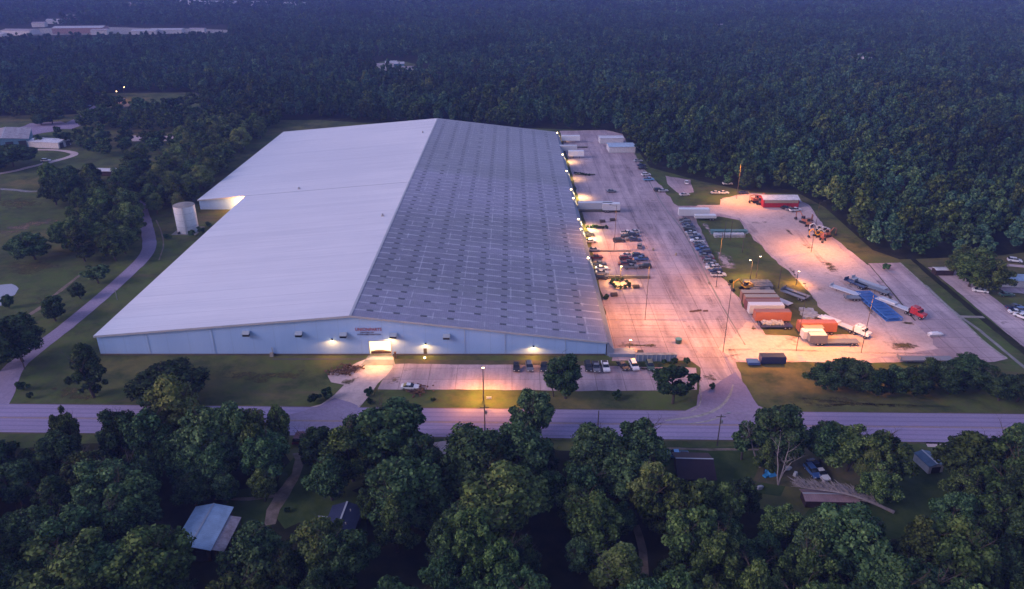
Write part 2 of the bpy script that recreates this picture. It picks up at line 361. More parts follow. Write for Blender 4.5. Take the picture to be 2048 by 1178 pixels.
# grey-white gravel loop through the trailer yard
sheet('gravel_yard', [(1445, 398), (1500, 388), (1590, 398), (1615, 412), (1655, 470), (1735, 545), (1790, 600), (1880, 700), (1700, 722), (1475, 722), (1440, 700), (1500, 640), (1530, 672), (1590, 672), (1690, 672), (1650, 640), (1600, 570), (1545, 510), (1500, 465), (1480, 436), (1440, 428), (1395, 424), (1395, 410)], 'gravel', .07, .9, seed=21)
sheet('concrete_lot', [(1736, 527), (1800, 526), (1822, 548), (1900, 618), (1975, 690), (1880, 690), (1830, 640), (1790, 590)], 'yard_paving', .09, .15, seed=22)
ribbon('concrete_edging', [(1800, 526), (1822, 546), (1900, 618), (1975, 690), (2013, 716)], .6, 'worn_line', .12, .05, 22)
ribbon('concrete_edging', [(1737, 528), (1790, 592), (1830, 642)], .4, 'weeds', .12, .15, 23)
sheet('grass_island', [(1392, 436), (1440, 433), (1478, 441), (1500, 470), (1545, 515), (1606, 572), (1662, 640), (1704, 668), (1600, 675), (1528, 670), (1512, 640), (1470, 590), (1445, 555), (1420, 500)], 'grass_ground', .13, .9, seed=24)
patch('dirt_patch', [(1425, 498), (1450, 500), (1472, 520), (1490, 545), (1460, 552), (1440, 545)], 'gravel_patch', .15, 25)
patch('dirt_patch', [(1395, 440), (1412, 440), (1440, 480), (1430, 484)], 'gravel_patch', .15, 26)
sheet('grass_verge', [(1322, 350), (1400, 367), (1510, 384), (1440, 398), (1440, 410), (1352, 412), (1332, 385)], 'grass_ground', .10, .9, seed=26)
sheet('dirt_patch', [(1330, 352), (1380, 360), (1388, 385), (1360, 390), (1340, 372)], 'yard_paving', .12, .9, seed=27)
patch('grass_patch', [(1628, 515), (1650, 512), (1668, 530), (1690, 548), (1660, 552), (1640, 535)], 'weed_patch', .12, 28)
for i, q in enumerate(([(1566, 455), (1585, 462), (1590, 474), (1572, 466)], [(1597, 485), (1622, 492), (1630, 503), (1608, 500)], [(1720, 600), (1745, 612), (1760, 640), (1735, 625)],
        [(1760, 680), (1800, 678), (1862, 695), (1820, 706), (1770, 700)], [(1735, 560), (1760, 572), (1775, 596), (1750, 580)], [(1800, 640), (1830, 645), (1835, 652), (1805, 650)],
        [(1402, 751), (1428, 749), (1434, 761), (1404, 763)], [(1700, 575), (1730, 580), (1742, 600), (1712, 592)], [(1230, 686), (1300, 688), (1350, 692), (1290, 696), (1228, 696)])):
    patch('grass_patch', q, 'weed_patch', .14, 30+i)
for i, q in enumerate(([(668, 770), (690, 756), (720, 752), (700, 775)], [(735, 790), (752, 770), (762, 775), (745, 800)], [(1580, 530), (1600, 560), (1590, 565)], [(1500, 648), (1520, 660), (1500, 668)], [(1760, 560), (1800, 620), (1790, 625)], [(1690, 555), (1715, 560), (1730, 575), (1700, 572)], [(1240, 735), (1390, 738), (1390, 742), (1240, 740)])):
    patch('grass_patch', q, 'weed_patch', .142, 150+i)
ribbon('yard_seam', [(1265, 300), (1320, 400), (1370, 470), (1432, 590), (1490, 690)], .5, 'pale_track', .075, .3, 41)
for k, yy in enumerate(range(596, 690, 11)):
    ribbon('bay_line', [(1228+k*2.5, yy), (1345+k*2.2, yy+1)], .12, 'skirt_concrete', .08, .05, 50+k)
for k in range(14):
    ribbon('bay_line', [(800+k*22, 748), (797+k*22, 760)], .12, 'worn_line', .08, .03, 80+k)
ribbon('turning_track', [(1330, 842), (1400, 832), (1440, 815), (1460, 790), (1466, 770)], [.5, .9, .8, .6, .3], 'worn_line', .13, .1, 44)
ribbon('turning_track', [(1380, 848), (1415, 843), (1445, 833)], [.3, .6, .4], 'worn_line', .13, .1, 45)
ribbon('kerb', [(1382, 824), (1398, 812), (1402, 792), (1398, 760)], .3, 'worn_line', .14, .02, 46)
patch_tr = NT('tyre_rubber'); _n = patch_tr.noise(.12, 6, .75); patch_tr.out(patch_tr.ramp(_n, [(.4, (.15, .12, .12)), (.7, (.24, .2, .2))]), .9, .1); patch_tr.link(patch_tr.ramp(patch_tr.noise(.09, 6, .8), [(.44, (0,)*3), (.74, (.42,)*3)]), patch_tr.b.inputs['Alpha'])
for k, pth in enumerate(([(1235, 300), (1290, 400), (1350, 490), (1420, 610), (1468, 720)], [(1222, 300), (1268, 400), (1320, 490), (1385, 610), (1440, 730)], [(1208, 290), (1240, 380), (1300, 500), (1360, 620), (1425, 740)], [(1250, 330), (1330, 450), (1400, 560), (1462, 690)], [(1360, 415), (1420, 414), (1470, 425), (1530, 490), (1640, 620), (1700, 690)], [(1500, 400), (1560, 430), (1640, 520), (1730, 610), (1800, 700)], [(1450, 700), (1560, 700), (1700, 705), (1860, 708)], [(1440, 715), (1560, 690), (1620, 640)], [(1215, 640), (1290, 650), (1370, 690), (1430, 760)], [(1190, 420), (1260, 440), (1330, 520)])):
    for s in (0, 6): ribbon('tyre_marks', [(a+s*(.6+(q-300)/500), q) for a, q in pth], 1.1 if s == 0 else .8, 'tyre_rubber', .078 if pth[0][0] < 1355 else .098, .4, 200+k)
# ditch, bank and lane further right
sheet('grass_verge', [(1812, 522), (1890, 522), (1950, 560), (2048, 632), (2200, 730), (2040, 726), (1940, 652), (1850, 570)], 'grass_ground', .06, .3, seed=60)
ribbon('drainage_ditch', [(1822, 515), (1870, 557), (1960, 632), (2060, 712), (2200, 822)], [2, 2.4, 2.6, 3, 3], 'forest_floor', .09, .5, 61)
ribbon('footpath', [(1850, 570), (1905, 622), (1960, 662), (2060, 745), (2150, 820)], 1.1, 'pale_track', .11, .2, 62)
ribbon('side_lane', [(1880, 535), (1920, 565), (2048, 668), (2250, 830)], [9, 9.5, 10, 11], 'yard_paving', .09, .3, 63)
sheet('lane_end', [(1868, 540), (1895, 532), (1920, 538), (1955, 565), (1925, 580), (1890, 556)], 'yard_paving', .08, .5, seed=64)
ribbon('footbridge_slab', [(1918, 633.5), (1968, 635)], 1.5, 'dirty_concrete', .13, .02, 65)
ribbon('garden_path', [(2010, 530), (2060, 534), (2200, 545)], 2.5, 'gravel', .08, .2, 66)
sheet('driveway', [(1990, 572), (2060, 570), (2200, 600), (2100, 592), (2010, 584)], 'yard_paving', .08, .3, seed=67)

# clearings far left and far back
sheet('far_car_park', [(-60, 285), (0, 268), (60, 247), (120, 243), (150, 252), (110, 262), (40, 275), (0, 290)], 'lane_asphalt', .04, 1, seed=70)
ribbon('far_street', [(120, 258), (165, 240), (185, 222), (210, 206), (245, 197)], [16, 14, 10, 8, 6], 'lane_asphalt', .05, 1, 71)
sheet('far_pasture', [(262, 200), (275, 191), (385, 191), (375, 207), (335, 216), (290, 210)], 'grass_ground', .04, 1, seed=72)
sheet('far_gravel_lot', [(243, 272), (300, 270), (348, 273), (345, 281), (260, 283)], 'gravel', .05, 1, seed=73)
sheet('far_gravel_lot', [(210, 206), (255, 204), (262, 212), (235, 217)], 'bare_dirt', .05, 1, seed=74)
sheet('far_town_yard', [(-200, 66), (0, 60), (100, 56), (190, 53), (250, 55), (370, 57), (460, 60), (460, 66), (330, 68), (200, 68), (60, 71), (-200, 80)], 'dirty_concrete', .05, 6, seed=75, step=20)
sheet('far_clearing', [(755, 124), (790, 120), (830, 128), (825, 140), (770, 138)], 'grass_ground', .05, 2, seed=76, step=8)
sheet('far_clearing', [(1708, 106), (1742, 104), (1745, 116), (1715, 117)], 'grass_ground', .05, 2, seed=77, step=8)
# lower yards between the near trees
for i, q in enumerate(([(560, 950), (600, 900), (640, 960), (720, 985), (735, 1080), (640, 1075), (600, 1045), (560, 1060)], [(440, 985), (560, 965), (545, 1050), (480, 1075)], [(860, 878), (1000, 878), (930, 925), (860, 915)], [(1310, 895), (1600, 895), (1560, 990), (1480, 985), (1430, 1000), (1350, 990)], [(1700, 960), (1800, 930), (1900, 900), (1890, 1080), (1790, 1080), (1600, 1040), (1640, 1000)])):
    sheet('lawn', q, 'lawn_grass', .03, 1.0, seed=170+i)
ribbon('driveway', [(598, 905), (597, 935), (585, 960), (565, 990), (545, 1020), (540, 1050)], [2.4, 2.2, 2.4, 2.7, 2.6, 2.4], 'bare_dirt', .05, .6, 90)
ribbon('dirt_path', [(430, 997), (500, 998), (575, 985)], [.6, 1.1, 1.6], 'bare_dirt', .04, .2, 91)
sheet('driveway', [(862, 886), (900, 880), (935, 880), (925, 900), (905, 925), (880, 920), (884, 905)], 'gravel', .05, .4, seed=92)
sheet('bare_yard', [(1590, 900), (1700, 905), (1760, 960), (1700, 985), (1600, 975), (1500, 960), (1520, 930)], 'weeds', .04, 1.2, seed=93)
ribbon('mown_track', [(1335, 897), (1420, 899), (1500, 899), (1600, 902)], .8, 'bare_dirt', .04, .3, 94)
ribbon('dirt_path', [(1270, 1050), (1285, 1100), (1290, 1170)], 1.6, 'bare_dirt', .04, .3, 95)
sheet('dirt_patch', [(1850, 884), (1900, 886), (1890, 896), (1855, 894)], 'gravel', .04, .4, seed=96)

# ------------------------------------------------------------------ warehouse
XL, XR, XRD, XA = -117.4, 27.0, -45.0, -139.0
Y0, YS, Y1 = 187.5, 320.0, 457.0
ZL, ZR, ZP = 6.3, 4.3, 12.6
def roof_z(x): return ZP - (ZP-ZL)*(XRD-x)/(XRD-XL) if x < XRD else ZP - (ZP-ZR)*(x-XRD)/(XR-XRD)
def wall_mat():
    m = NT('ribbed_wall_metal'); s = m.sep()
    rib = m.math('SINE', m.math('MULTIPLY', m.math('ADD', s[0], s[1]), 2*math.pi/.9))
    st = m.noise(.12, 5, .6, stretch=(1, 1, .15)); pan = m.math('FRACT', m.math('MULTIPLY', s[0], 1/6.1))
    c = m.ramp(st, [(.35, (.27, .43, .68)), (.65, (.32, .49, .74))])
    c = m.mix(m.ramp(pan, [(0, (.35,)*3), (.02, (0,)*3), (.98, (0,)*3), (1, (.35,)*3)]), c, (.20, .29, .42))
    c = m.mix(m.ramp(s[2], [(0, (.5,)*3), (.06, (0,)*3)]), c, (.28, .27, .25))
    m.out(c, .55, .3, rib, .15)
    m = NT('white_roof_membrane'); s = m.sep(); sm = m.math('FRACT', m.math('MULTIPLY', s[1], 1/7.6))
    big = m.noise(.012, 6, .6); st = m.noise(.06, 5, .65, stretch=(.25, 4, 1)); fine = m.noise(.5, 5)
    c = m.ramp(big, [(.35, (.63, .635, .66)), (.65, (.73, .72, .725))])
    c = m.mix(m.ramp(st, [(.45, (0,)*3), (.72, (.5,)*3)]), c, (.52, .53, .56))
    c = m.mix(m.ramp(sm, [(0, (.7,)*3), (.05, (0,)*3)]), c, (.45, .45, .48))
    c = m.mix(m.ramp(fine, [(.6, (0,)*3), (.75, (.15,)*3)]), c, (.5, .5, .5))
    m.out(c, .6, .25)
    m = NT('grey_roof_metal'); s = m.sep()
    big = m.noise(.02, 6, .6); st = m.noise(.05, 5, .7, stretch=(.2, 3, 1)); fine = m.noise(.6, 6, .7); vs = m.noise(.4, 4, .6, stretch=(1.2, .12, 1))
    band = m.noise(.045, 2, .4, stretch=(.02, 1, 1))
    c = m.ramp(big, [(.35, (.24, .225, .29)), (.65, (.31, .29, .385))])
    c = m.mix(m.ramp(band, [(.50, (0,)*3), (.62, (.6,)*3)]), c, (.15, .15, .19))
    c = m.mix(m.ramp(st, [(.45, (0,)*3), (.75, (.5,)*3)]), c, (.28, .29, .31))
    c = m.mix(m.ramp(vs, [(.55, (0,)*3), (.72, (.35,)*3)]), c, (.32, .33, .34))
    c = m.mix(m.ramp(fine, [(.35, (.35,)*3), (.6, (0,)*3)]), c, (.14, .145, .16))
    # panel laps: bright end laps every 4.9 m, brighter column seams
    row = m.math('FRACT', m.math('MULTIPLY', s[1], 1/4.9)); colf = m.math('FRACT', m.math('MULTIPLY', m.math('ADD', s[0], 45.0), 1/7.4)); pat = m.noise(.16, 3, .6, stretch=(1, .6, 1))
    lap = m.math('MULTIPLY', m.ramp(row, [(0, (1,)*3), (.10, (.85,)*3), (.17, (0,)*3)]), m.ramp(pat, [(.36, (.15,)*3), (.56, (1,)*3)]))
    c = m.mix(m.math('MULTIPLY', lap, .6), c, (.62, .62, .68))
    cs = m.math('MULTIPLY', m.ramp(colf, [(.0, (1,)*3), (.05, (.6,)*3), (.06, (0,)*3)]), m.ramp(m.noise(.22, 3, .6), [(.47, (0,)*3), (.56, (.8,)*3)]))
    c = m.mix(m.math('MULTIPLY', cs, .6), c, (.62, .62, .68))
    rib = m.math('SINE', m.math('MULTIPLY', s[0], 2*math.pi/.62)); c = m.mix(m.ramp(rib, [(.5, (0,)*3), (1, (.25,)*3)]), c, (.12, .125, .14))
    farf = m.n('ShaderNodeMapRange'); farf.inputs[1].default_value = 338; farf.inputs[2].default_value = 341; m.link(s[1], farf.inputs[0])
    c = m.mix(m.math('MULTIPLY', farf.outputs[0], .45), c, (.25, .26, .28))
    m.out(c, .5, .35)
wall_mat()
mat('trim_metal', (.40, .42, .45), .5, var=.15, scale=.5)
mat('blue_grey_cladding', (.20, .25, .33), .55, var=.2, scale=.5)
mat('roof_vent_paint', (.32, .33, .34), .6)
mat('skylight_panel', (.075, .08, .10), .35, spec=.5)
mat('hood_paint', (.34, .40, .44), .5)
mat('sign_red', (.35, .06, .06), .6); mat('sign_dark', (.10, .08, .12), .6)

W = thing('warehouse', 'huge low warehouse with one white and one grey roof slope and a lit front opening', 'warehouse', (0, 0, 0))
def poly_wall(name, outer, y, m='ribbed_wall_metal', th=.3):
    mb = MB(); n = len(outer)
    mb.add([(x, y, z) for x, z in outer]+[(x, y+th, z) for x, z in outer], [tuple(range(n)), tuple(range(2*n-1, n-1, -1))]+[(i, n+i, n+(i+1) % n, (i+1) % n) for i in range(n)])
    return mb.build(name, m, W)

pD = at(741, 714); DX0 = pD.x*Y0/pD.y; pD = at(783, 714); DX1 = pD.x*Y0/pD.y; DZ = 4.4
poly_wall('front_wall', [(XL, 0), (DX0, 0), (DX0, DZ), (DX1, DZ), (DX1, 0), (XR-.3, 0), (XR-.3, roof_z(XR-.3)-.05), (XRD, ZP-.05), (XL, ZL-.05)], Y0)
poly_wall('rear_wall', [(XA, 0), (XR-.3, 0), (XR-.3, roof_z(XR-.3)-.05), (XRD, ZP-.05), (XA, roof_z(XA)-.05)], Y1-.35)
poly_wall('annexe_wall', [(XA, 0), (XL, 0), (XL, ZL-.06), (XA, roof_z(XA)-.06)], YS)
MB().box((XL+.15, (Y0+YS)/2+.15, 3.1), (.3, YS-Y0-.3, 6.2)).build('side_wall', 'ribbed_wall_metal', W)
MB().box((XA+.15, (YS+Y1)/2, 2.15), (.3, Y1-YS-.7, 4.3)).build('side_wall', 'ribbed_wall_metal', W)
MB().box((XR-.5, (Y0+Y1)/2, 2.08), (.3, Y1-Y0-.7, 4.16)).build('side_wall', 'ribbed_wall_metal', W)
def slab(name, pts, m, th=.12):
    n = len(pts); top = [Vector(p) for p in pts]
    return MB().add(top+[p-Vector((0, 0, th)) for p in top], [tuple(range(n)), tuple(range(2*n-1, n-1, -1))]+[(i, n+i, n+(i+1) % n, (i+1) % n) for i in range(n)]).build(name, m, W)
e = .5
P3 = lambda x, y: (x, y, roof_z(x)+.12)
slab('white_roof', [P3(XL-e, Y0-e), P3(XRD, Y0-e), P3(XRD, Y1+.3), P3(XA-e, Y1+.3), P3(XA-e, YS-e), P3(XL-e, YS-e)], 'white_roof_membrane')
slab('grey_roof', [P3(XRD+.003, Y0-e), P3(XR, Y0-e), P3(XR, Y1+.3), P3(XRD+.003, Y1+.3)], 'grey_roof_metal')
MB().box((XRD, (Y0+Y1)/2-.1, ZP+.17), (.7, Y1-Y0+.8, .10)).build('ridge_cap', 'trim_metal', W)
rk = MB()
for xa, xb in ((XL-e, XRD), (XRD, XR)):
    za, zb = roof_z(xa), roof_z(xb); rk.add([(xa, Y0-e-.14, za-.35), (xb, Y0-e-.14, zb-.35), (xb, Y0-e-.14, zb+.22), (xa, Y0-e-.14, za+.22), (xa, Y0-e-.01, za-.35), (xb, Y0-e-.01, zb-.35), (xb, Y0-e-.01, zb+.22), (xa, Y0-e-.01, za+.22)],
        [(0, 1, 2, 3), (7, 6, 5, 4), (3, 2, 6, 7), (0, 4, 5, 1)])
rk.build('gable_trim', 'trim_metal', W)
rk = MB(); xa, xb = XA-e, XL-e-.02; za, zb = roof_z(xa), roof_z(xb)
rk.add([(xa, YS-e-.12, za-.35), (xb, YS-e-.12, zb-.35), (xb, YS-e-.12, zb+.2), (xa, YS-e-.12, za+.2), (xa, YS-e-.01, za-.35), (xb, YS-e-.01, zb-.35), (xb, YS-e-.01, zb+.2), (xa, YS-e-.01, za+.2)], [(0, 1, 2, 3), (7, 6, 5, 4), (3, 2, 6, 7), (0, 4, 5, 1)])
rk.build('gable_trim', 'trim_metal', W)
# sloping cladding band down the loading side, with dock canopies
cb = MB(); ya, yb = Y0-.5, Y1
cb.add([(XR+.02, ya, ZR+.05), (XR+2.1, ya, 1.9), (XR+2.1, yb, 1.9), (XR+.02, yb, ZR+.05), (XR+.02, ya, 0), (XR+2.1, ya, 0), (XR+2.1, yb, 0), (XR+.02, yb, 0)], [(0, 1, 2, 3), (4, 5, 1, 0), (5, 6, 2, 1), (6, 7, 3, 2), (7, 4, 0, 3)])
cb.build('side_cladding', 'blue_grey_cladding', W)
pg = MB()
for k in range(22): pg.box((XL+2+k*(XR-XL-4)/21, Y0-.09, 2.0+0*k), (.16, .16, 4.0 if k > 1 else 3.0))
dk = MB().box((XL/2+XR/2, Y0-.11, .28), (XR-XL-1.2, .2, .5)); 
fl = MB(); fl.box(((XL+DX0)/2, Y0-.11, .22), (DX0-XL-.2, .2, .44)); fl.box(((XR+DX1)/2, Y0-.11, .22), (XR-DX1-1, .2, .44)); fl.build('base_flashing', 'skirt_concrete', W)
# lit opening: a real room behind the wall with bright walls, a lamp and an added glowing backdrop
cx = (DX0+DX1)/2; ww = DX1-DX0
rm = MB(); x0, x1, yb2 = DX0-3, DX1+3, Y0+9
rm.add([(x0, Y0+.32, .06), (x1, Y0+.32, .06), (x1, yb2, .06), (x0, yb2, .06), (x0, Y0+.32, 5.4), (x1, Y0+.32, 5.4), (x1, yb2, 5.4), (x0, yb2, 5.4)], [(0, 1, 2, 3), (7, 6, 5, 4), (3, 2, 6, 7), (0, 3, 7, 4), (1, 5, 6, 2)])
rm.build('lit_bay', mat('bay_paint', (.75, .72, .62), .8), W)
MB().box((cx, Y0+8.7, 2.5), (ww+3, .1, 4.6)).build('glowing_backdrop_panel', 'glowing_interior', W)  # glowing panel added to brighten the room seen through the opening
fr = MB(); fr.box((DX0-.12, Y0-.06, DZ/2), (.24, .2, DZ)); fr.box((DX1+.12, Y0-.06, DZ/2), (.24, .2, DZ)); fr.box((cx, Y0-.06, DZ+.12), (ww+.48, .2, .24)); fr.build('door_frame', 'trim_metal', W)
rp = MB(); rp.add([(DX0-.5, Y0-.35, 0), (DX1+.5, Y0-.35, 0), (DX1+2, Y0-6, 0), (DX0-2, Y0-6, 0), (DX0-.5, Y0-.35, .05), (DX1+.5, Y0-.35, .05), (DX1+1.5, Y0-6, .12), (DX0-1.5, Y0-6, .12)], [(4, 7, 6, 5), (3, 2, 6, 7), (0, 3, 7, 4), (1, 5, 6, 2)])
o = rp.build('ramp', 'dirty_concrete', W)
st = MB()
for i in range(14):
    a = i/13; st.box((DX0+.4+a*(ww-.8), Y0+.9, .35+.22*math.sin(a*3.1)), (ww/13, .7, .55+.35*math.sin(a*3.1+.4)), rz=.3*math.sin(i*5))
st.build('dock_leveller', mat('rusty_steel', (.16, .09, .05), .8, var=.5, scale=.8), W)
def wall_x(px, py): p = at(px, py, 3); return p.x*Y0/p.y
def zfor(px, py, x, y):
    # height of the point seen at row py on the vertical line at (x, y)
    v = (py-589)/FPX; t = y/(CP - v*SP); return H - t*(SP+v*CP)
def on_front(px, py, off=0):
    v = (py-589)/FPX; u = (px-1024)/FPX; t = (Y0-off)/(CP-v*SP); return u*t, H-t*(SP+v*CP)
# ventilation hoods
for px, py in ((493, 665), (598, 666), (687, 668), (787, 669), (893, 671)):
    x, z = on_front(px, py)
    h = MB().profile([(0, .30), (-1.25, .30), (-1.25, .42), (-.2, 1.0), (0, 1.0)], -1.0, 1.0); o = h.build('ventilation_hood', 'hood_paint', W); o.location = (x, Y0-.01, z-.4); o.rotation_euler = (0, 0, math.pi/2)
    MB().box((x, Y0-.56, z-.45), (1.8, 1.08, .66)).build('hood_louvre', 'car_glass', W)
# wall lamps
def lamp_light(name, loc, power, radius=.15, col=(1, .48, .16), spot=None, blend=.7, parent=None):
    l = bpy.data.lights.new(name, 'SPOT' if spot else 'POINT'); l.energy = power; l.color = col; l.shadow_soft_size = radius
    if spot: l.spot_size = R(spot); l.spot_blend = blend
    o = bpy.data.objects.new(name, l); COL.objects.link(o); o.location = loc
    if parent: o.parent = parent
    return o
WARM = (1, .42, .11); SODIUM = (1, .37, .055)
for px, py, pw in ((663, 682, 135), (780, 679, 200), (851, 691, 135), (1067, 696, 165)):
    x, z = on_front(px, py, .8)
    f = MB().box((x, Y0-.45, z+.22), (.5, .9, .14)).box((x, Y0-.08, z+.15), (.4, .14, .5)).build('wall_lamp', 'dark_steel', W)
    MB().box((x, Y0-.62, z+.08), (.46, .46, .12)).build('lamp_lens', 'lamp_glow', f)
    lamp_light('wall_lamp_light', (x, Y0-1.9, z+.1), pw*1.9, .2, WARM, spot=168, blend=.3, parent=W)
x, z = on_front(851, 712); MB().box((x, Y0-.05, 1.05), (.95, .1, 2.1)).build('door', 'dark_steel', W); lamp_light('door_lamp_light', (x, Y0-1.8, .9), 9, .15, WARM, parent=W)
MB().box((x, Y0-1.8, .12), (.5, .5, .2)).build('ground_lamp', 'lamp_glow_small', W)
x, z = on_front(546, 715); MB().box((x, Y0-.6, .55), (1.1, 1.0, 1.1), taper=.75).tube((x+.2, Y0-.3, 1.1), (x+.2, Y0-.3, 2.6), .09).build('utility_box', 'worn_line', W)
for px in (300, 430, 930, 1010, 1130): 
    x, z = on_front(px, 700); MB().tube((x, Y0-.12, .1), (x, Y0-.12, roof_z(x)-.4), .05).build('downpipe', 'hood_paint', W)
# lettering high on the gable
def text(body, x, z, size, m, width=None):
    c = bpy.data.curves.new('lettering', 'FONT'); c.body = body; c.size = size; c.extrude = .04; c.align_x = 'CENTER'; c.materials.append(MATS[m])
    o = bpy.data.objects.new('lettering', c); COL.objects.link(o); o.parent = W; o.location = (x, Y0-.08, z); o.rotation_euler = (math.pi/2, 0, 0)
    bpy.context.view_layer.update(); me = bpy.data.meshes.new_from_object(o); dx = o.dimensions.x; bpy.data.objects.remove(o)
    o = bpy.data.objects.new('lettering', me); COL.objects.link(o); o.parent = W; o.location = (x, Y0-.08, z); o.rotation_euler = (math.pi/2, 0, 0); o.scale = (width/max(dx, .1), 1, 1)
x, z = on_front(737, 661.5); text('UNIONPARTS', x, z, 1.35, 'sign_red', 7.4)
x, z = on_front(734, 666); text('CENTER OF', x, z, .55, 'sign_dark', 3.8)
x, z = on_front(725.5, 670); text('STORAGE', x, z, .6, 'sign_dark', 2.9)
x, z = on_front(747, 670); text('DISTRIBUTION', x, z, .6, 'sign_dark', 4.2)
# annexe lamp
x, y, z = XL-2.6, YS-.7, 4.0
MB().box((x, y+.2, z), (.6, .5, .4)).build('wall_lamp', 'lamp_glow', W); lamp_light('annexe_lamp_light', (x, y-2.6, z-.2), 1900, .3, WARM, parent=W)
# roof fittings
for xa, xb, ys in ((XL-.4, XRD-.4, YS-.6),):
    MB().add([(xa, ys, roof_z(xa)+.15), (xb, ys, roof_z(xb)+.15), (xb, ys+.35, roof_z(xb)+.15), (xa, ys+.35, roof_z(xa)+.15), (xa, ys, roof_z(xa)+.125), (xb, ys, roof_z(xb)+.125), (xb, ys+.7, roof_z(xb)+.125), (xa, ys+.7, roof_z(xa)+.125)], [(0, 1, 2, 3), (0, 4, 5, 1), (2, 6, 7, 3)]).build('roof_joint_strip', 'trim_metal', W)
sk = 0; rest = MB()
ang = math.atan((ZP-ZR)/(XR-XRD))
for r in range(54):
    for c in range(9):
        x = -40.2+7.55*c; y = Y0+4.0+4.9*r
        if random.random() < .05: continue
        jx = random.uniform(-.12, .12)
        if sk < 100:
            MB().box((0, 0, 0), (1.9, .85, .06)).build('skylight', 'skylight_panel', W).matrix_local = Matrix.Translation((x+jx, y, roof_z(x)+.19)) @ Matrix.Rotation(ang, 4, 'Y'); sk += 1
        else: rest.box((x+jx, y, roof_z(x)+.19), (1.9*random.uniform(.8, 1), .8, .06), ry=ang)
o = rest.build('skylights', 'skylight_panel', W); o['kind'] = 'stuff'
for px, py in ((766, 441), (597, 369), (846, 272)):
    p = at(px, py, 10.5); z = roof_z(p.x)
    MB().box((p.x, p.y, z+.35), (1.1, 1.1, .6), taper=.7).tube((p.x, p.y, z+.6), (p.x, p.y, z+1.1), .3, .35, 10).build('roof_vent', 'roof_vent_paint', W)
mb = MB()
for k in range(15):
    p = at(1090+k*5.6, 500, 5.5); mb.box((p.x, p.y, roof_z(p.x)+.17), (.10, 7.5 if k % 3 else 5.5, .05), ry=ang)
p = at(1140, 471, 5); mb.box((p.x, p.y, roof_z(p.x)+.17), (8, .25, .05), ry=ang); mb.build('roof_straps', 'trim_metal', W)['kind'] = 'stuff'

# ------------------------------------------------------------------ trees
ICO = None
def ico(sub=1):
    import bmesh
    bm = bmesh.new(); bmesh.ops.create_icosphere(bm, subdivisions=sub, radius=1)
    v = np.array([x.co[:] for x in bm.verts]); f = np.array([[a.index for a in x.verts] for x in bm.faces]); bm.free(); return v, f
IV, IF = ico(1)
def np_mesh(name, verts, faces, m):
    """verts (N,3); faces list of arrays with 3 or 4 columns"""
    me = bpy.data.meshes.new(name); nl = sum(f.size for f in faces); nf = sum(len(f) for f in faces)
    me.vertices.add(len(verts)); me.vertices.foreach_set('co', np.asarray(verts, np.float32).ravel())
    me.loops.add(nl); me.loops.foreach_set('vertex_index', np.concatenate([f.ravel() for f in faces]).astype(np.int32))
    me.polygons.add(nf); tot = np.concatenate([np.full(len(f), f.shape[1]) for f in faces]); st = np.concatenate([[0], np.cumsum(tot)[:-1]])
    me.polygons.foreach_set('loop_start', st.astype(np.int32)); me.polygons.foreach_set('loop_total', tot.astype(np.int32))
    me.materials.append(MATS[m]); me.update(calc_edges=True); me.validate(); return me
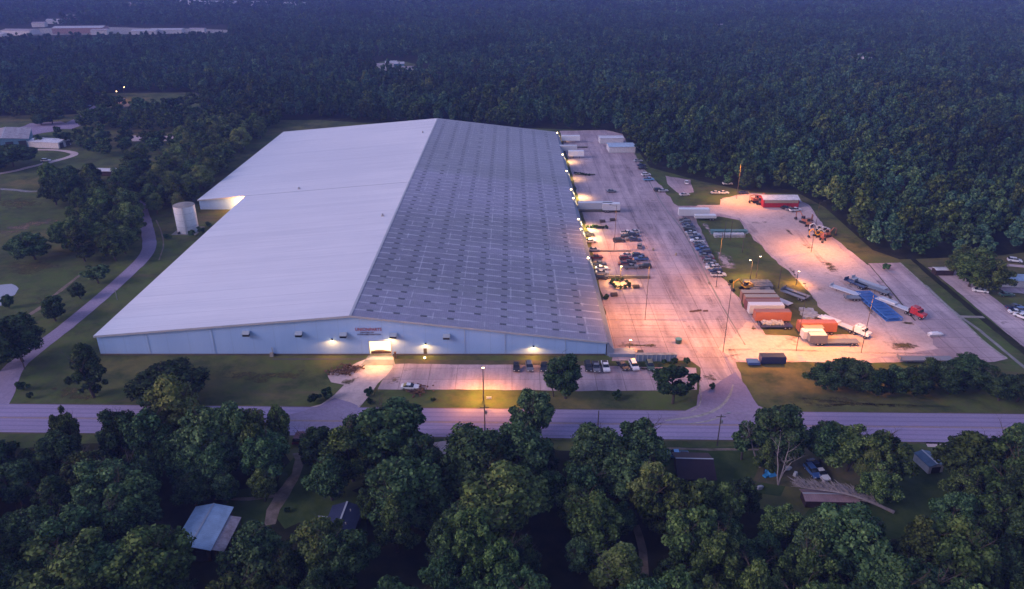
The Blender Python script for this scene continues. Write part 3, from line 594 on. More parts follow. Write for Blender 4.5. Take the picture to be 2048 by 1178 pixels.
def crown(name, seed, m, Rr=5.0, h0=3.5, h1=12.5, blobs=34, leaves=5200, leaf=.42, style='round', core=True, gaps=0.0):
    """leaf clusters spread over many overlapping clumps; heights h0..h1 above the base"""
    rg = np.random.default_rng(seed); C = []; RB = []; zc = (h0+h1)/2; hz = (h1-h0)/2
    lob = rg.uniform(.58, 1.18, 7); ph = rg.uniform(0, 6.28)
    for i in range(blobs):
        for _ in range(30):
            d = rg.normal(size=3); d /= np.linalg.norm(d); r = rg.uniform(.35, 1)**.6
            a = math.atan2(d[1], d[0])+ph; k = lob[int((a % 6.283)/6.284*7)]
            z = d[2]*r
            if style == 'cone': wd = max(.12, .62-.55*z)*1.15
            elif style == 'pine': wd = max(.2, 1-.55*abs(z-.1))*.9
            elif style == 'broad': wd = 1.0 if z > -.3 else .8
            else: wd = 1.0
            if z < -.75 and style in ('round', 'broad'): continue
            break
        rb = Rr*rg.uniform(.12, .32)*(1 if style != 'cone' else .8)
        C.append((d[0]*r*wd*k*(Rr-rb*.6), d[1]*r*wd*k*(Rr-rb*.6), zc+z*(hz-rb*.5))); RB.append(rb)
    C = np.array(C); RB = np.array(RB)
    w_ = RB**2; idx = rg.choice(blobs, leaves, p=w_/w_.sum())
    d = rg.normal(size=(leaves, 3)); d[:, 2] += .25; d /= np.linalg.norm(d, axis=1)[:, None]
    rad = RB[idx]*rg.uniform(.72, 1.10, leaves); P = C[idx]+d*rad[:, None]*np.array([1, 1, .85])
    # drop leaves buried inside other clumps
    keep = np.ones(leaves, bool)
    for j in range(blobs):
        dd = np.linalg.norm((P-C[j])/np.array([1, 1, .85]), axis=1); keep &= ~((dd < RB[j]*.66) & (idx != j))
    if gaps: keep &= rg.random(leaves) > gaps
    P = P[keep]; d = d[keep]; n = len(P)
    nrm = d*.75+rg.normal(size=(n, 3))*.55+np.array([0, 0, .35]); nrm /= np.linalg.norm(nrm, axis=1)[:, None]
    a = np.cross(nrm, rg.normal(size=(n, 3))); a /= np.linalg.norm(a, axis=1)[:, None]; b = np.cross(nrm, a)
    s = leaf*rg.uniform(.55, 1.25, n)[:, None]; asp = rg.uniform(.5, .95, n)[:, None]
    V = np.stack([P+a*s, P+b*s*asp+nrm*s*.15, P-a*s*.9, P-b*s*asp-nrm*s*.1], 1).reshape(-1, 3); F = [np.arange(4*n).reshape(-1, 4)]
    if core:  # solid unseen cores added inside the clumps to block light
        cv = (C[:, None, :]+IV[None]*(RB[:, None, None]*np.array([.70, .70, .60]))).reshape(-1, 3)
        cf = (IF[None]+(np.arange(blobs)*len(IV))[:, None, None]).reshape(-1, 3)+len(V); V = np.vstack([V, cv]); F.append(cf)
    return np_mesh(name, V, F, m)
def trunk_mesh(seed, h=9, r=.3, spread=3.0, limbs=7, top=.6, levels=2, mb=None, m='bark', name='trunk', lean=(0, 0), start=.3):
    rd = random.Random(seed); mb = mb or MB()
    def branch(p, d, L, rr, lev):
        n = 3 if lev else 4; q = p; dd = d
        for i in range(n):
            dd = (dd+Vector((rd.uniform(-.18, .18), rd.uniform(-.18, .18), rd.uniform(-.02, .14)))).normalized(); nq = q+dd*L/n
            r0 = rr*(1-.65*i/n); r1 = rr*(1-.65*(i+1)/n); mb.tube(q, nq, r0, r1, 6 if lev else 8, caps=False)
            if lev < levels and (lev > 0 or i >= n*start):
                for _ in range(limbs//2 if lev == 0 else 2):
                    a = rd.uniform(0, 6.28); side = Vector((math.cos(a), math.sin(a), rd.uniform(.3, .9))).normalized()
                    branch(nq, (side+dd*.35).normalized(), L*rd.uniform(.35, .55) if lev else spread*rd.uniform(.8, 1.2), r1*.62, lev+1)
            q = nq
    branch(Vector((0, 0, -.1)), Vector((lean[0], lean[1], 1)).normalized(), h, r, 0)
    return mb
CROWNS = {}; TR = {}
def proto_sets():
    sp = {'dark': 'leaves_dark', 'olive': 'leaves_olive', 'light': 'leaves_light', 'pine': 'leaves_pine'}
    for k, (nm, m) in enumerate(sp.items()):
        CROWNS[nm] = []
        for j in range(5 if nm != 'light' else 3):
            st = ('round', 'broad', 'cone', 'round', 'broad')[j] if nm != 'pine' else ('pine', 'cone', 'pine', 'round', 'cone')[j]
            CROWNS[nm].append(crown('crown_'+nm, 100*k+j, m, 5, (.9, .7, .5, .8, .6)[j], (12.5, 11.5, 14.5, 12.0, 12.5)[j], blobs=(54, 66, 60, 46, 80)[j], leaves=11000, leaf=.27, style=st, gaps=0.0))
    CROWNS['open'] = [crown('crown_open', 900+j, 'leaves_dark', 5, 2.6, 11.0, blobs=30, leaves=4200, leaf=.40, style='broad', core=False, gaps=.1) for j in range(2)]
    CROWNS['bush'] = [crown('crown_bush', 950+j, 'leaves_dark', 2, .15, 3.0, blobs=16, leaves=1500, leaf=.24, style='round') for j in range(2)]
    for j in range(4):
        TR[j] = trunk_mesh(40+j, h=9.5, r=.32, spread=3.2).build('trunk', 'bark'); COL.objects.unlink(TR[j])
proto_sets()
TREES = 0
def tree(x, y, r, kind='dark', var=0, h=None, label=None, name='broadleaf_tree', group=None, cat='tree', rz=None, zs=None):
    """a tree with crown radius r (m); its crown mesh is built for radius 5"""
    global TREES; TREES += 1
    t = thing(name, label, cat, (x, y, 0), random.uniform(0, 6.28) if rz is None else rz, group)
    me = CROWNS[kind][var % len(CROWNS[kind])]; s = r/(2.0 if kind == 'bush' else 5.0)
    sz = s if zs is None else zs
    c = bpy.data.objects.new('crown' if kind != 'bush' else 'foliage', me); COL.objects.link(c); c.parent = t; c.scale = (s, s*random.uniform(.9, 1.08), sz)
    if kind != 'bush':
        tk = TR[var % 4].copy(); tk.name = 'trunk'; COL.objects.link(tk); tk.parent = t; tk.scale = (min(s, 1.3), min(s, 1.3), sz)
    return t
def crown_at(px, py, hw, ht=13.5):
    """ground position and crown radius for a crown centred on a pixel, half-width in pixels; ht tree height"""
    p = at(px, py, ht*.58); _, _, zc = proj(p.x, p.y, p.z); return p.x, p.y, 1.12*hw*zc/FPX
# hand-placed trees: x, y, half-width px, kind, variant, height, label
HAND = [
 (170, 726, 44, 'dark', 2, 17.5, 'tall dark upright tree standing alone at the left front corner of the warehouse'),
 (330, 760, 76, 'dark', 1, 10, 'wide spreading dark tree on the front grass, just behind the pale green tree'),
 (345, 815, 62, 'light', 0, 19, 'pale green tree beside the road, in front of the wide dark spreading tree'),
 (1133, 746, 42, 'dark', 0, 13, 'tall dense tree at the front car park edge by the right end of the facade'),
 (1108, 758, 20, 'open', 0, 9, 'small open-branched tree tucked against the tall dense car park tree'),
 (1350, 764, 46, 'open', 1, 11, 'round open-crowned tree at the right end of the front car park beside the entrance'),
 (1066, 820, 46, 'dark', 3, 14, 'tall tree standing out against the road below the lamp post, right of it'),
 (780, 858, 84, 'dark', 3, 17, 'very large round dark tree beside the road below the warehouse opening'),
 (720, 868, 42, 'dark', 0, 13, 'dark tree pressed against the left side of the very large round roadside tree'),
 (632, 890, 45, 'dark', 3, 11, 'compact round dark tree right of the narrow gravel driveway mouth'),
 (232, 868, 46, 'dark', 0, 15, 'dark tree at the roadside just right of the small pale tree near the left end'),
 (292, 866, 50, 'dark', 3, 16, 'dark rounded tree at the roadside, left foot of the pale green tree'),
 (405, 868, 58, 'dark', 1, 16, 'dark tree at the roadside, right foot of the pale green tree'),
 (462, 862, 44, 'dark', 4, 16, 'dark twiggy tree between the pale green tree and the driveway tree'),
 (505, 868, 58, 'olive', 1, 15, 'leafy tree left of the gravel driveway with sprays reaching over the road'),
 (556, 852, 24, 'olive', 3, 14, 'thin leafy tree poking over the road left of the driveway mouth'),
 (130, 862, 26, 'olive', 0, 15, 'small pale tree rising in front of the road near the left end'),
 (1282, 876, 46, 'dark', 3, 13, 'domed dark tree beside the road, left of the blue car on the lawn'),
 (1572, 862, 59, 'dark', 0, 15, 'tall dark tree by the road behind the bare dead tree'),
 (1490, 872, 34, 'open', 0, 11, 'thin sparse tree at the roadside near the arm-mounted street light'),
 (1650, 880, 41, 'dark', 1, 11, 'dark tree between the road and the parked white sedan'),
 (1705, 890, 52, 'olive', 0, 12, 'leafy tree at the roadside right of the parked white sedan'),
 (1768, 905, 50, 'olive', 1, 13, 'broad leafy tree left of the small blue-roofed shed'),
 (1740, 930, 26, 'light', 0, 9, 'yellow-green tree hanging over the yard of the fallen tree'),
 (1952, 918, 58, 'olive', 4, 14, 'big round leafy tree right of the small blue-roofed shed'),
 (2030, 950, 70, 'olive', 1, 15, 'big leafy tree cut by the right edge below the road'),
 (1300, 975, 48, 'light', 1, 13, 'yellow-green tree directly below the dark-roofed barn'),
 (1390, 1000, 44, 'olive', 0, 12, 'leafy tree in front of the dark-roofed barn on its right'),
 (1190, 1035, 62, 'olive', 4, 14, 'isolated round tree between two dark hollows in the lower wood'),
 (1245, 1140, 72, 'light', 2, 14, 'pale green tree at the bottom edge right of the middle'),
 (1566, 1046, 40, 'olive', 0, 10, 'leafy tree directly below the left end of the pink cabin'),
 (1655, 1052, 38, 'dark', 4, 9, 'dark tree directly below the fallen dead tree'),
 (1490, 985, 34, 'dark', 3, 9, 'small dark tree between the barn and the yard of junk'),
 (1452, 1010, 36, 'olive', 4, 11, 'leafy tree right below the barn, next to the small dark tree'),
 (640, 1090, 60, 'light', 1, 13, 'pale green tree in front of the dark-roofed cottage'),
 (300, 1130, 85, 'olive', 4, 15, 'big clumpy tree just left of the house with the pale metal roof'),
 (505, 1110, 62, 'dark', 1, 12, 'dark tree leaning over the lean-to of the pale metal-roofed house'),
 (140, 1140, 90, 'olive', 1, 15, 'big clumpy tree filling the bottom left corner'),
 (185, 950, 55, 'olive', 0, 14, 'pale-tipped tree rising from the dark wood at the lower left'),
 (270, 960, 50, 'dark', 3, 13, 'dim tree right of the pale-tipped tree in the lower left wood'),
 (385, 975, 40, 'dark', 1, 8, 'low dark green tree just behind the pale metal-roofed house'),
 (950, 920, 72, 'dark', 4, 16, 'large dark tree below the road, left of the utility pole top'),
 (1040, 905, 60, 'dark', 1, 15, 'large dark tree at the foot of the tall roadside tree'),
 (1190, 905, 60, 'dark', 4, 14, 'dark tree left of the domed roadside tree'),
 (990, 1000, 90, 'olive', 4, 17, 'huge layered tree in the middle of the lower wood'),
 (810, 985, 80, 'dark', 4, 15, 'huge sombre tree right of the dark-roofed cottage'),
 (62, 487, 40, 'dark', 0, 11, 'round dark tree standing alone in the brown pasture'),
 (104, 612, 27, 'dark', 3, 9, 'small round tree beside the service lane, larger of the two nearest the pond'),
 (156, 578, 18, 'dark', 0, 6, 'small tree beside the service lane, left of its widest straight'),
 (14, 600, 13, 'dark', 3, 5, 'tiny round tree at the pond edge'),
 (192, 545, 26, 'open', 1, 7, 'sparse bushy tree at the foot of the left tree belt'),
 (30, 672, 46, 'dark', 4, 14, 'large dark tree at the left edge beside the service lane'),
 (-20, 690, 60, 'dark', 1, 14, 'dark tree cut by the left edge beside the service lane'),
 (20, 308, 42, 'dark', 1, 12, 'broad dark tree at the left edge below the long low school-like building'),
 (100, 229, 24, 'dark', 0, 11, 'round tree in the far car park, smaller of the pair'),
 (80, 236, 18, 'dark', 3, 8, 'little tree in the far car park in front of its neighbour'),
 (1950, 530, 46, 'olive', 4, 14, 'large leafy tree beside the lane at the right'),
 (1985, 545, 34, 'olive', 1, 13, 'leafy tree leaning out from the large one beside the lane'),
 (1925, 515, 26, 'olive', 0, 11, 'leafy tree on the far side of the large one beside the lane'),
]
HEDGE = [(1655, 745, 36, 0), (1690, 735, 32, 1), (1722, 752, 36, 4), (1762, 758, 34, 1), (1800, 752, 34, 3), (1838, 760, 32, 4), (1868, 742, 34, 0), (1905, 755, 36, 1), (1938, 736, 38, 4), (1968, 748, 34, 0), (2008, 768, 34, 3), (2045, 770, 34, 1), (2090, 765, 36, 4)]
placed = []
for px, py, hw, kd, vr, ht, lb in HAND:
    x, y, r = crown_at(px, py, hw, ht); r *= 1.0; base_h = {0: 12.5, 1: 11.5, 2: 14.5, 3: 12.0, 4: 12.5}[vr]
    tree(x, y, r, kd, vr, label=lb, zs=ht/base_h); placed.append((x, y, r))
words = ['first from the entrance drive', 'second from the entrance drive', 'third from the entrance drive', 'fourth from the entrance drive', 'fifth from the entrance drive', 'sixth from the entrance drive', 'seventh from the entrance drive', 'eighth from the entrance drive', 'ninth from the entrance drive', 'tenth from the entrance drive', 'eleventh from the entrance drive', 'twelfth from the entrance drive', 'last and beyond the right edge']
for i, (px, py, hw, vr) in enumerate(HEDGE):
    x, y, r = crown_at(px, py, hw, 8.5)
    tree(x, y, r, 'dark', vr, label='low dark tree below the trailer yard, '+words[i], group='row of low dark trees below the trailer yard', zs=8.2/12.3); placed.append((x, y, r))
BUSH = [(625, 800, 13, 'dark bush on the grass left of the entrance drive'), (654, 790, 15, 'larger dark bush right beside the entrance drive'), (738, 783, 11, 'upright dark bush between the entrance drive and the front lawn'),
 (740, 800, 9, 'low bush just below the upright one at the entrance drive'), (1234, 790, 12, 'small round bush on the lawn between two car park trees'), (42, 772, 13, 'bush on the corner where the service lane meets the road'), (60, 790, 9, 'lower bush at the kerb of the service lane corner'),
 (417, 448, 7, 'small dark bush beside the warehouse wall behind the tank'), (385, 468, 9, 'low bush at the foot of the white tank'), (333, 473, 8, 'round bush left of the white tank'), (400, 462, 9, 'low bush between the tank and the warehouse'),
 (1212, 593, 8, 'dark upright bush against the loading side wall'), (1425, 770, 8, 'weedy bush at the entrance'), (865, 795, 6, 'brown shrub beside the white sedan on the lawn'),
 (1775, 535, 9, 'bush at the wood edge beside the concrete lot'), (690, 1015, 7, 'small bush on the lawn behind the dark-roofed cottage'), (575, 1015, 7, 'small bush on the lawn beside the gravel driveway'),
 (1462, 560, 5, 'low bush at the end of the long row of parked cars'), (1375, 722, 9, 'low hedge bush at the end of the loading wall'), (1350, 720, 8, 'low hedge bush beside the loading wall'), (1330, 722, 7, 'low weedy bush below the loading wall')]
for i, (px, py, hw, lb) in enumerate(BUSH):
    x, y, r = crown_at(px, py, hw, 2); tree(x, y, r, 'bush', i, label=lb, name='bush', cat='bush')
# ring of yellow-green scrub under the lot lamp
for i in range(11):
    a = i/11*6.283; p = at(1240, 570); rx, ry = 3.0, 3.6
    tree(p.x+rx*math.cos(a), p.y+ry*math.sin(a), random.uniform(.8, 1.15), 'bush', i, label='yellow-lit scrub bush in the ring round the loading lot lamp', name='scrub_bush', cat='bush', group='ring of scrub under the loading lot lamp')
for i, (xa, ya, xb, yb, n) in enumerate(((1150, 349, 1178, 352, 6), (1160, 421, 1208, 424, 10), (1176, 456, 1212, 458, 7))):
    for k in range(n):
        p = at(xa+(xb-xa)*k/(n-1), ya+(yb-ya)*k/(n-1)); tree(p.x, p.y, random.uniform(.8, 1.2), 'bush', k, label='scrubby bush in the %s weedy strip between the loading docks' % ('farthest', 'middle', 'nearest')[i], name='scrub_bush', cat='bush', group='weedy strips between the loading docks, strip %s' % ('far', 'middle', 'near')[i])

# woods: candidates by region, biggest in view become single trees, the remainder one wood
def inside(x, y, poly):
    c = False; n = len(poly); j = n-1
    for i in range(n):
        xi, yi = poly[i]; xj, yj = poly[j]
        if (yi > y) != (yj > y) and x < (xj-xi)*(y-yi)/(yj-yi)+xi: c = not c
        j = i
    return c
EDGE = [(-3000, 232), (0, 232), (160, 228), (195, 205), (215, 186), (392, 185), (412, 205), (440, 225), (560, 240), (640, 240), (720, 245), (870, 252), (1110, 258), (1225, 262), (1268, 290), (1300, 335), (1400, 362), (1500, 384), (1600, 388), (1650, 415), (1745, 500), (1800, 519), (1990, 512), (2048, 505), (3200, 505)]
def edge(px):
    for (a, b), (c, d) in zip(EDGE, EDGE[1:]):
        if px <= c: return b+(d-b)*(px-a)/(c-a)
    return 505
BACK_CLEAR = [[(-400, 52), (460, 52), (460, 70), (-400, 84)], [(745, 120), (838, 118), (838, 137), (750, 140)], [(1704, 103), (1748, 102), (1752, 114), (1710, 117)], [(330, 0), (550, -3), (550, 5), (330, 5)],
              [(100, 28), (160, 26), (160, 32), (100, 34)], [(60, 40), (120, 36), (120, 44), (60, 47)]]
REG = [  # polygons of trunk positions in the photograph, spacing, radius range, kind weights, label, group
 ([(168, 262), (190, 232), (215, 215), (262, 224), (330, 226), (376, 214), (412, 212), (440, 240), (415, 266), (345, 264), (250, 268)], 9, (4.2, 6.5), 'dark dark olive', 'dark tree in the small wood between the far pasture and the gravel lot', 'small wood below the far pasture'),
 ([(70, 296), (110, 282), (180, 275), (240, 286), (345, 288), (345, 300), (300, 312), (240, 305), (215, 318), (165, 305), (150, 292)], 10, (3.6, 5.5), 'dark dark olive', 'round tree scattered over the rough ground below the gravel lot', 'scattered trees below the gravel lot'),
 ([(562, 246), (464, 322), (398, 394), (354, 436), (306, 432), (298, 395), (318, 350), (360, 300), (430, 250), (500, 232)], 6.3, (4.4, 6.6), 'olive olive dark olive light light', 'leafy tree in the dense belt running along the left side of the warehouse', 'tree belt beside the warehouse'),
 ([(125, 500), (135, 535), (235, 532), (262, 515), (277, 490), (268, 430), (272, 380), (300, 340), (290, 320), (262, 345), (235, 395), (200, 440), (150, 470)], 6.8, (4.4, 6.8), 'dark olive olive', 'leafy tree in the belt left of the curving service lane', 'tree belt left of the service lane'),
 ([(95, 395), (120, 420), (195, 425), (215, 390), (205, 362), (150, 362), (105, 370)], 8, (4.5, 6.5), 'olive dark', 'tree in the round clump in the middle of the left pasture', 'round tree clump in the left pasture'),
 ([(-60, 330), (0, 322), (25, 335), (0, 350), (-60, 350)], 8, (4.5, 6), 'dark', 'dark tree at the far left beside the gravel track', 'trees beside the left gravel track'),
 ([(140, 205), (170, 228), (120, 238), (60, 236), (0, 240), (-60, 238), (-60, 205)], 10, (4.5, 6), 'dark olive', 'tree along the near edge of the far wood beside the far car park', 'trees beside the far car park'),
]
cand = []   # x, y, r, kind, label, group, height
def poisson(gen, space, n, taken):
    out = []; cell = space; grid = {}
    for q in taken: grid.setdefault((int(q[0]//cell), int(q[1]//cell)), []).append(q[:2])
    for _ in range(n):
        p = gen()
        if p is None: continue
        k = (int(p[0]//cell), int(p[1]//cell)); ok = True
        for i in (-1, 0, 1):
            for j in (-1, 0, 1):
                for q in grid.get((k[0]+i, k[1]+j), ()):
                    if (q[0]-p[0])**2+(q[1]-p[1])**2 < space*space: ok = False; break
        if ok: grid.setdefault(k, []).append(p[:2]); out.append(p)
    return out
for poly, sp, (ra, rb), kinds, lb, gp in REG:
    W_ = [at(*q) for q in poly]; xs = [p.x for p in W_]; ys = [p.y for p in W_]; wp = [(p.x, p.y) for p in W_]
    def gen():
        x, y = random.uniform(min(xs), max(xs)), random.uniform(min(ys), max(ys)); return (x, y) if inside(x, y, wp) else None
    for x, y in poisson(gen, sp, 1500, placed):
        r = random.uniform(ra, rb); cand.append((x, y, r, random.choice(kinds.split()), lb, gp, r*2.05))
# near wood: crowns must not cover the clearings seen in the photograph
CLEAR = [[(318, 1000), (470, 1000), (478, 1130), (395, 1135), (328, 1095)], [(440, 985), (560, 975), (545, 1060), (462, 1060)], [(545, 940), (600, 880), (604, 930), (612, 985), (700, 985), (725, 1010), (712, 1075), (640, 1060), (600, 1040), (540, 1050)],
         [(870, 870), (985, 870), (925, 905), (868, 905)], [(585, 850), (605, 850), (605, 950), (590, 950)], 
         [(1335, 880), (1470, 880), (1500, 930), (1480, 960), (1440, 985), (1335, 965)], [(1480, 925), (1720, 910), (1740, 960), (1790, 1030), (1600, 1012), (1500, 975)], [(1825, 880), (1890, 880), (1898, 945), (1870, 1060), (1800, 1050), (1800, 960), (1828, 945)],
         [(1060, 1010), (1120, 1000), (1130, 1100), (1160, 1150), (1080, 1160)], [(1255, 1060), (1300, 1055), (1305, 1140), (1270, 1150)], [(760, 1100), (850, 1080), (860, 1178), (770, 1178)],
         [(385, 1130), (460, 1130), (460, 1160), (385, 1160)], [(-50, 700), (2100, 700), (2100, 880), (1900, 866), (1820, 870), (1650, 852), (1570, 826), (1480, 850), (1335, 880), (1280, 845), (1220, 868), (1110, 866), (1000, 876), (870, 890), (840, 830), (700, 825), (640, 850), (520, 835), (440, 838), (340, 815), (220, 835), (170, 862), (100, 862), (-50, 872)]]
def near_ok(px, py, hw):
    for k in range(10):
        a = k/10*6.283
        for s in (.95, .5):
            x, y = px+hw*s*math.cos(a), py+hw*s*.95*math.sin(a)
            for c in CLEAR:
                if inside(x, y, c): return False
    return True
def gen():
    px, py = random.uniform(-160, 2210), random.uniform(850, 1330); x, y, r = crown_at(px, py, 50, 13.5)
    r = random.choice((3.4, 4.4, 5.2, 6.0, 6.8)); _, _, zc = proj(x, y, 7.5); hw = r*FPX/zc
    return (x, y, r, px) if near_ok(px, py, hw*.72) else None
for x, y, r, px in poisson(gen, 6.0, 20000, placed):
    kd = random.choice(('dark', 'dark', 'dark', 'olive') if px < 1250 else ('dark', 'olive', 'olive', 'dark', 'light' if random.random() < .25 else 'olive'))
    zone = 'left of the pale-roofed house' if px < 420 else 'between the dark cottage and the barn' if px < 1300 else 'right of the barn and below the yards'
    tone = {'dark': 'dark green', 'olive': 'olive green', 'light': 'yellow-green'}[kd]
    cand.append((x, y, r, kd, '%s tree in the near wood %s' % (tone, zone), '%s trees of the near wood, %s' % (tone, zone), r*2.3))
def height_ok(px, py):
    for c in BACK_CLEAR:
        if inside(px, py, c): return False
    return True
# the great forest behind
def forest_band(y0, y1, space, n, ra, rb):
    def gen():
        y = math.sqrt(random.uniform(y0*y0, y1*y1)); x = random.uniform(-1, 1)*(.80*y+70); px, py, _ = proj(x, y, 0)
        if py >= edge(px)-1 or not height_ok(px, py): return None
        if y < 462 and -150 < x < 40: return None
        for c in BACK_CLEAR:     # crowns must not hide the clearings
            if inside(px, py-14*FPX*SP*0-(13*FPX/(y/CP))*CP*.55, c): return None
        return (x, y)
    return [(x, y, random.uniform(ra, rb)) for x, y in poisson(gen, space, n, [])]
far = []
for x, y, r in forest_band(225, 640, 6.8, 46000, 3.4, 5.7):
    kd = random.choices(('pine', 'dark', 'olive', 'light'), (5, 5, 3, .15))[0]
    cand.append((x, y, r, kd, None, None, r*random.uniform(1.9, 3.2)))
for x, y, r in forest_band(640, 1250, 7.4, 90000, 3.4, 5.4): far.append((x, y, r, r*random.uniform(2.2, 3.2)))
for x, y, r in forest_band(1250, 2700, 11, 70000, 5.0, 8.0): far.append((x, y, r, r*random.uniform(1.6, 2.6)))
def size_of(c):
    px, py, zc = proj(c[0], c[1], c[6]*.6)
    if not (-60 < px < 2110 and -20 < py < 1260): return 0
    return c[2]/zc*(1.6 if c[4] else 1.0)
cand.sort(key=size_of, reverse=True)
N_IND = 292-len(HAND)-len(HEDGE)
edge_dist = lambda c: edge(proj(c[0], c[1], 0)[0])-proj(c[0], c[1], 0)[1]
rest = []
for i, c in enumerate(cand):
    x, y, r, kd, lb, gp, ht = c
    if i < N_IND and size_of(c) > 0:
        if lb is None:
            side = 'right of the trailer yard' if x > 60 else 'behind the warehouse'
            tone = {'dark': 'dark green', 'olive': 'olive green', 'light': 'yellow-green', 'pine': 'blue-green'}[kd]
            lb = '%s tree at the near edge of the forest %s' % (tone, side); gp = '%s edge trees of the great forest %s' % (tone, side)
        vr = random.randrange(5)
        tree(x, y, r, kd, vr, label=lb, group=gp, zs=ht/12.4, name='forest_tree' if kd != 'pine' else 'pine_tree')
    else: rest.append((x, y, r, kd, ht))
def low_crown(name, seed, m, leaves, leaf, blobs, style): return crown(name, seed, m, 5, 1.2, 12.5, blobs=blobs, leaves=leaves, leaf=leaf, style=style)
def wood(name, label, pts, protos, group=None):
    """one object holding every remaining tree as instances on points"""
    coll = bpy.data.collections.new(name+'_kinds')
    for i, me in enumerate(protos):
        o = bpy.data.objects.new('%s_kind_%02d' % (name, i), me); coll.objects.link(o)
    me = bpy.data.meshes.new(name); n = len(pts); me.vertices.add(n)
    me.vertices.foreach_set('co', np.array([(p[0], p[1], 0) for p in pts], np.float32).ravel())
    a = me.attributes.new('size', 'FLOAT_VECTOR', 'POINT'); a.data.foreach_set('vector', np.array([(p[2]/5, p[2]/5, p[4]/12.5) for p in pts], np.float32).ravel())
    k = me.attributes.new('pick', 'INT', 'POINT'); k.data.foreach_set('value', np.array([p[3] for p in pts], np.int32))
    ro = me.attributes.new('turn', 'FLOAT_VECTOR', 'POINT'); ro.data.foreach_set('vector', np.array([(0, 0, random.uniform(0, 6.28)) for p in pts], np.float32).ravel())
    o = bpy.data.objects.new(name, me); COL.objects.link(o); tag(o, label, 'wood', None, 'stuff')
    gt = bpy.data.node_groups.new(name, 'GeometryNodeTree'); gt.interface.new_socket('Geometry', in_out='INPUT', socket_type='NodeSocketGeometry'); gt.interface.new_socket('Geometry', in_out='OUTPUT', socket_type='NodeSocketGeometry')
    N = gt.nodes; L = gt.links; gi = N.new('NodeGroupInput'); go = N.new('NodeGroupOutput'); ip = N.new('GeometryNodeInstanceOnPoints'); ci = N.new('GeometryNodeCollectionInfo')
    ci.inputs['Collection'].default_value = coll; ci.inputs['Separate Children'].default_value = True; ci.inputs['Reset Children'].default_value = True
    def att(nm, t):
        q = N.new('GeometryNodeInputNamedAttribute'); q.data_type = t; q.inputs[0].default_value = nm; return q.outputs[0]
    L.new(gi.outputs[0], ip.inputs['Points']); L.new(ci.outputs[0], ip.inputs['Instance']); ip.inputs['Pick Instance'].default_value = True
    L.new(att('pick', 'INT'), ip.inputs['Instance Index']); L.new(att('turn', 'FLOAT_VECTOR'), ip.inputs['Rotation']); L.new(att('size', 'FLOAT_VECTOR'), ip.inputs['Scale']); L.new(ip.outputs[0], go.inputs[0])
    md = o.modifiers.new('wood', 'NODES'); md.node_group = gt; return o
mid = []; mm = {'pine': [0, 1, 2, 3], 'dark': [4, 5, 6], 'olive': [7, 8], 'light': [9]}
for j, (m, st) in enumerate((('leaves_pine', 'pine'), ('leaves_pine', 'cone'), ('leaves_pine', 'pine'), ('leaves_pine', 'cone'), ('leaves_dark', 'round'), ('leaves_dark', 'broad'), ('leaves_dark', 'pine'), ('leaves_olive', 'round'), ('leaves_olive', 'cone'), ('leaves_light', 'round'))):
    mid.append(low_crown('mid_crown', 300+j, m, 1500, .62, 24, st))
wood('forest', 'great dark forest of close tree crowns behind the warehouse and yards', [(x, y, r, random.choice(mm[kd]), ht) for x, y, r, kd, ht in rest], mid)
lo = [low_crown('far_crown', 500+j, m, 380, 1.0, 12, st) for j, (m, st) in enumerate((('leaves_pine', 'cone'), ('leaves_pine', 'cone'), ('leaves_dark', 'pine'), ('leaves_pine', 'cone'), ('leaves_olive', 'cone'), ('leaves_dark', 'cone')))]
wood('distant_forest', 'blue hazy far forest stretching away to the top of the photo', [(x, y, r, random.choices(range(6), (3, 3, 2, 2, 1, 2))[0], ht) for x, y, r, ht in far], lo)
print('TREES', TREES, 'rest', len(rest), 'far', len(far))

# ------------------------------------------------------------------ vehicles
def paint(nm, c): return mat('paint_'+nm, c, .35, .1, var=.08, scale=2, spec=.5)
for nm, c in dict(white=(.72, .73, .74), silver=(.40, .42, .45), grey=(.16, .17, .19), black=(.025, .027, .03), navy=(.03, .045, .11), blue=(.05, .12, .30), red=(.45, .03, .035), maroon=(.14, .03, .035), green=(.04, .10, .07), tan=(.36, .30, .22), orange=(.34, .115, .065), rust=(.27, .12, .075), yellow=(.70, .36, .04), teal=(.10, .25, .24), pale=(.55, .56, .58), rack=(.04, .17, .50), brown=(.20, .11, .08), sky=(.18, .38, .60)).items(): paint(nm, c)
mat('head_lamp', (.75, .75, .72), .2, spec=.6); mat('tail_lamp', (.35, .02, .02), .3); mat('hub', (.35, .35, .36), .4, .6)
def wheel(parent, x, y, r=.33, wd=.22, name='wheel'):
    t = MB().tube((0, -wd/2, 0), (0, wd/2, 0), r, r, 14).build(name, 'rubber', parent, (x, y, r))
    s = 1 if y > 0 else -1; MB().tube((0, s*wd*.42, 0), (0, s*wd*.56, 0), r*.58, r*.5, 10).build('rim', 'hub', t); return t
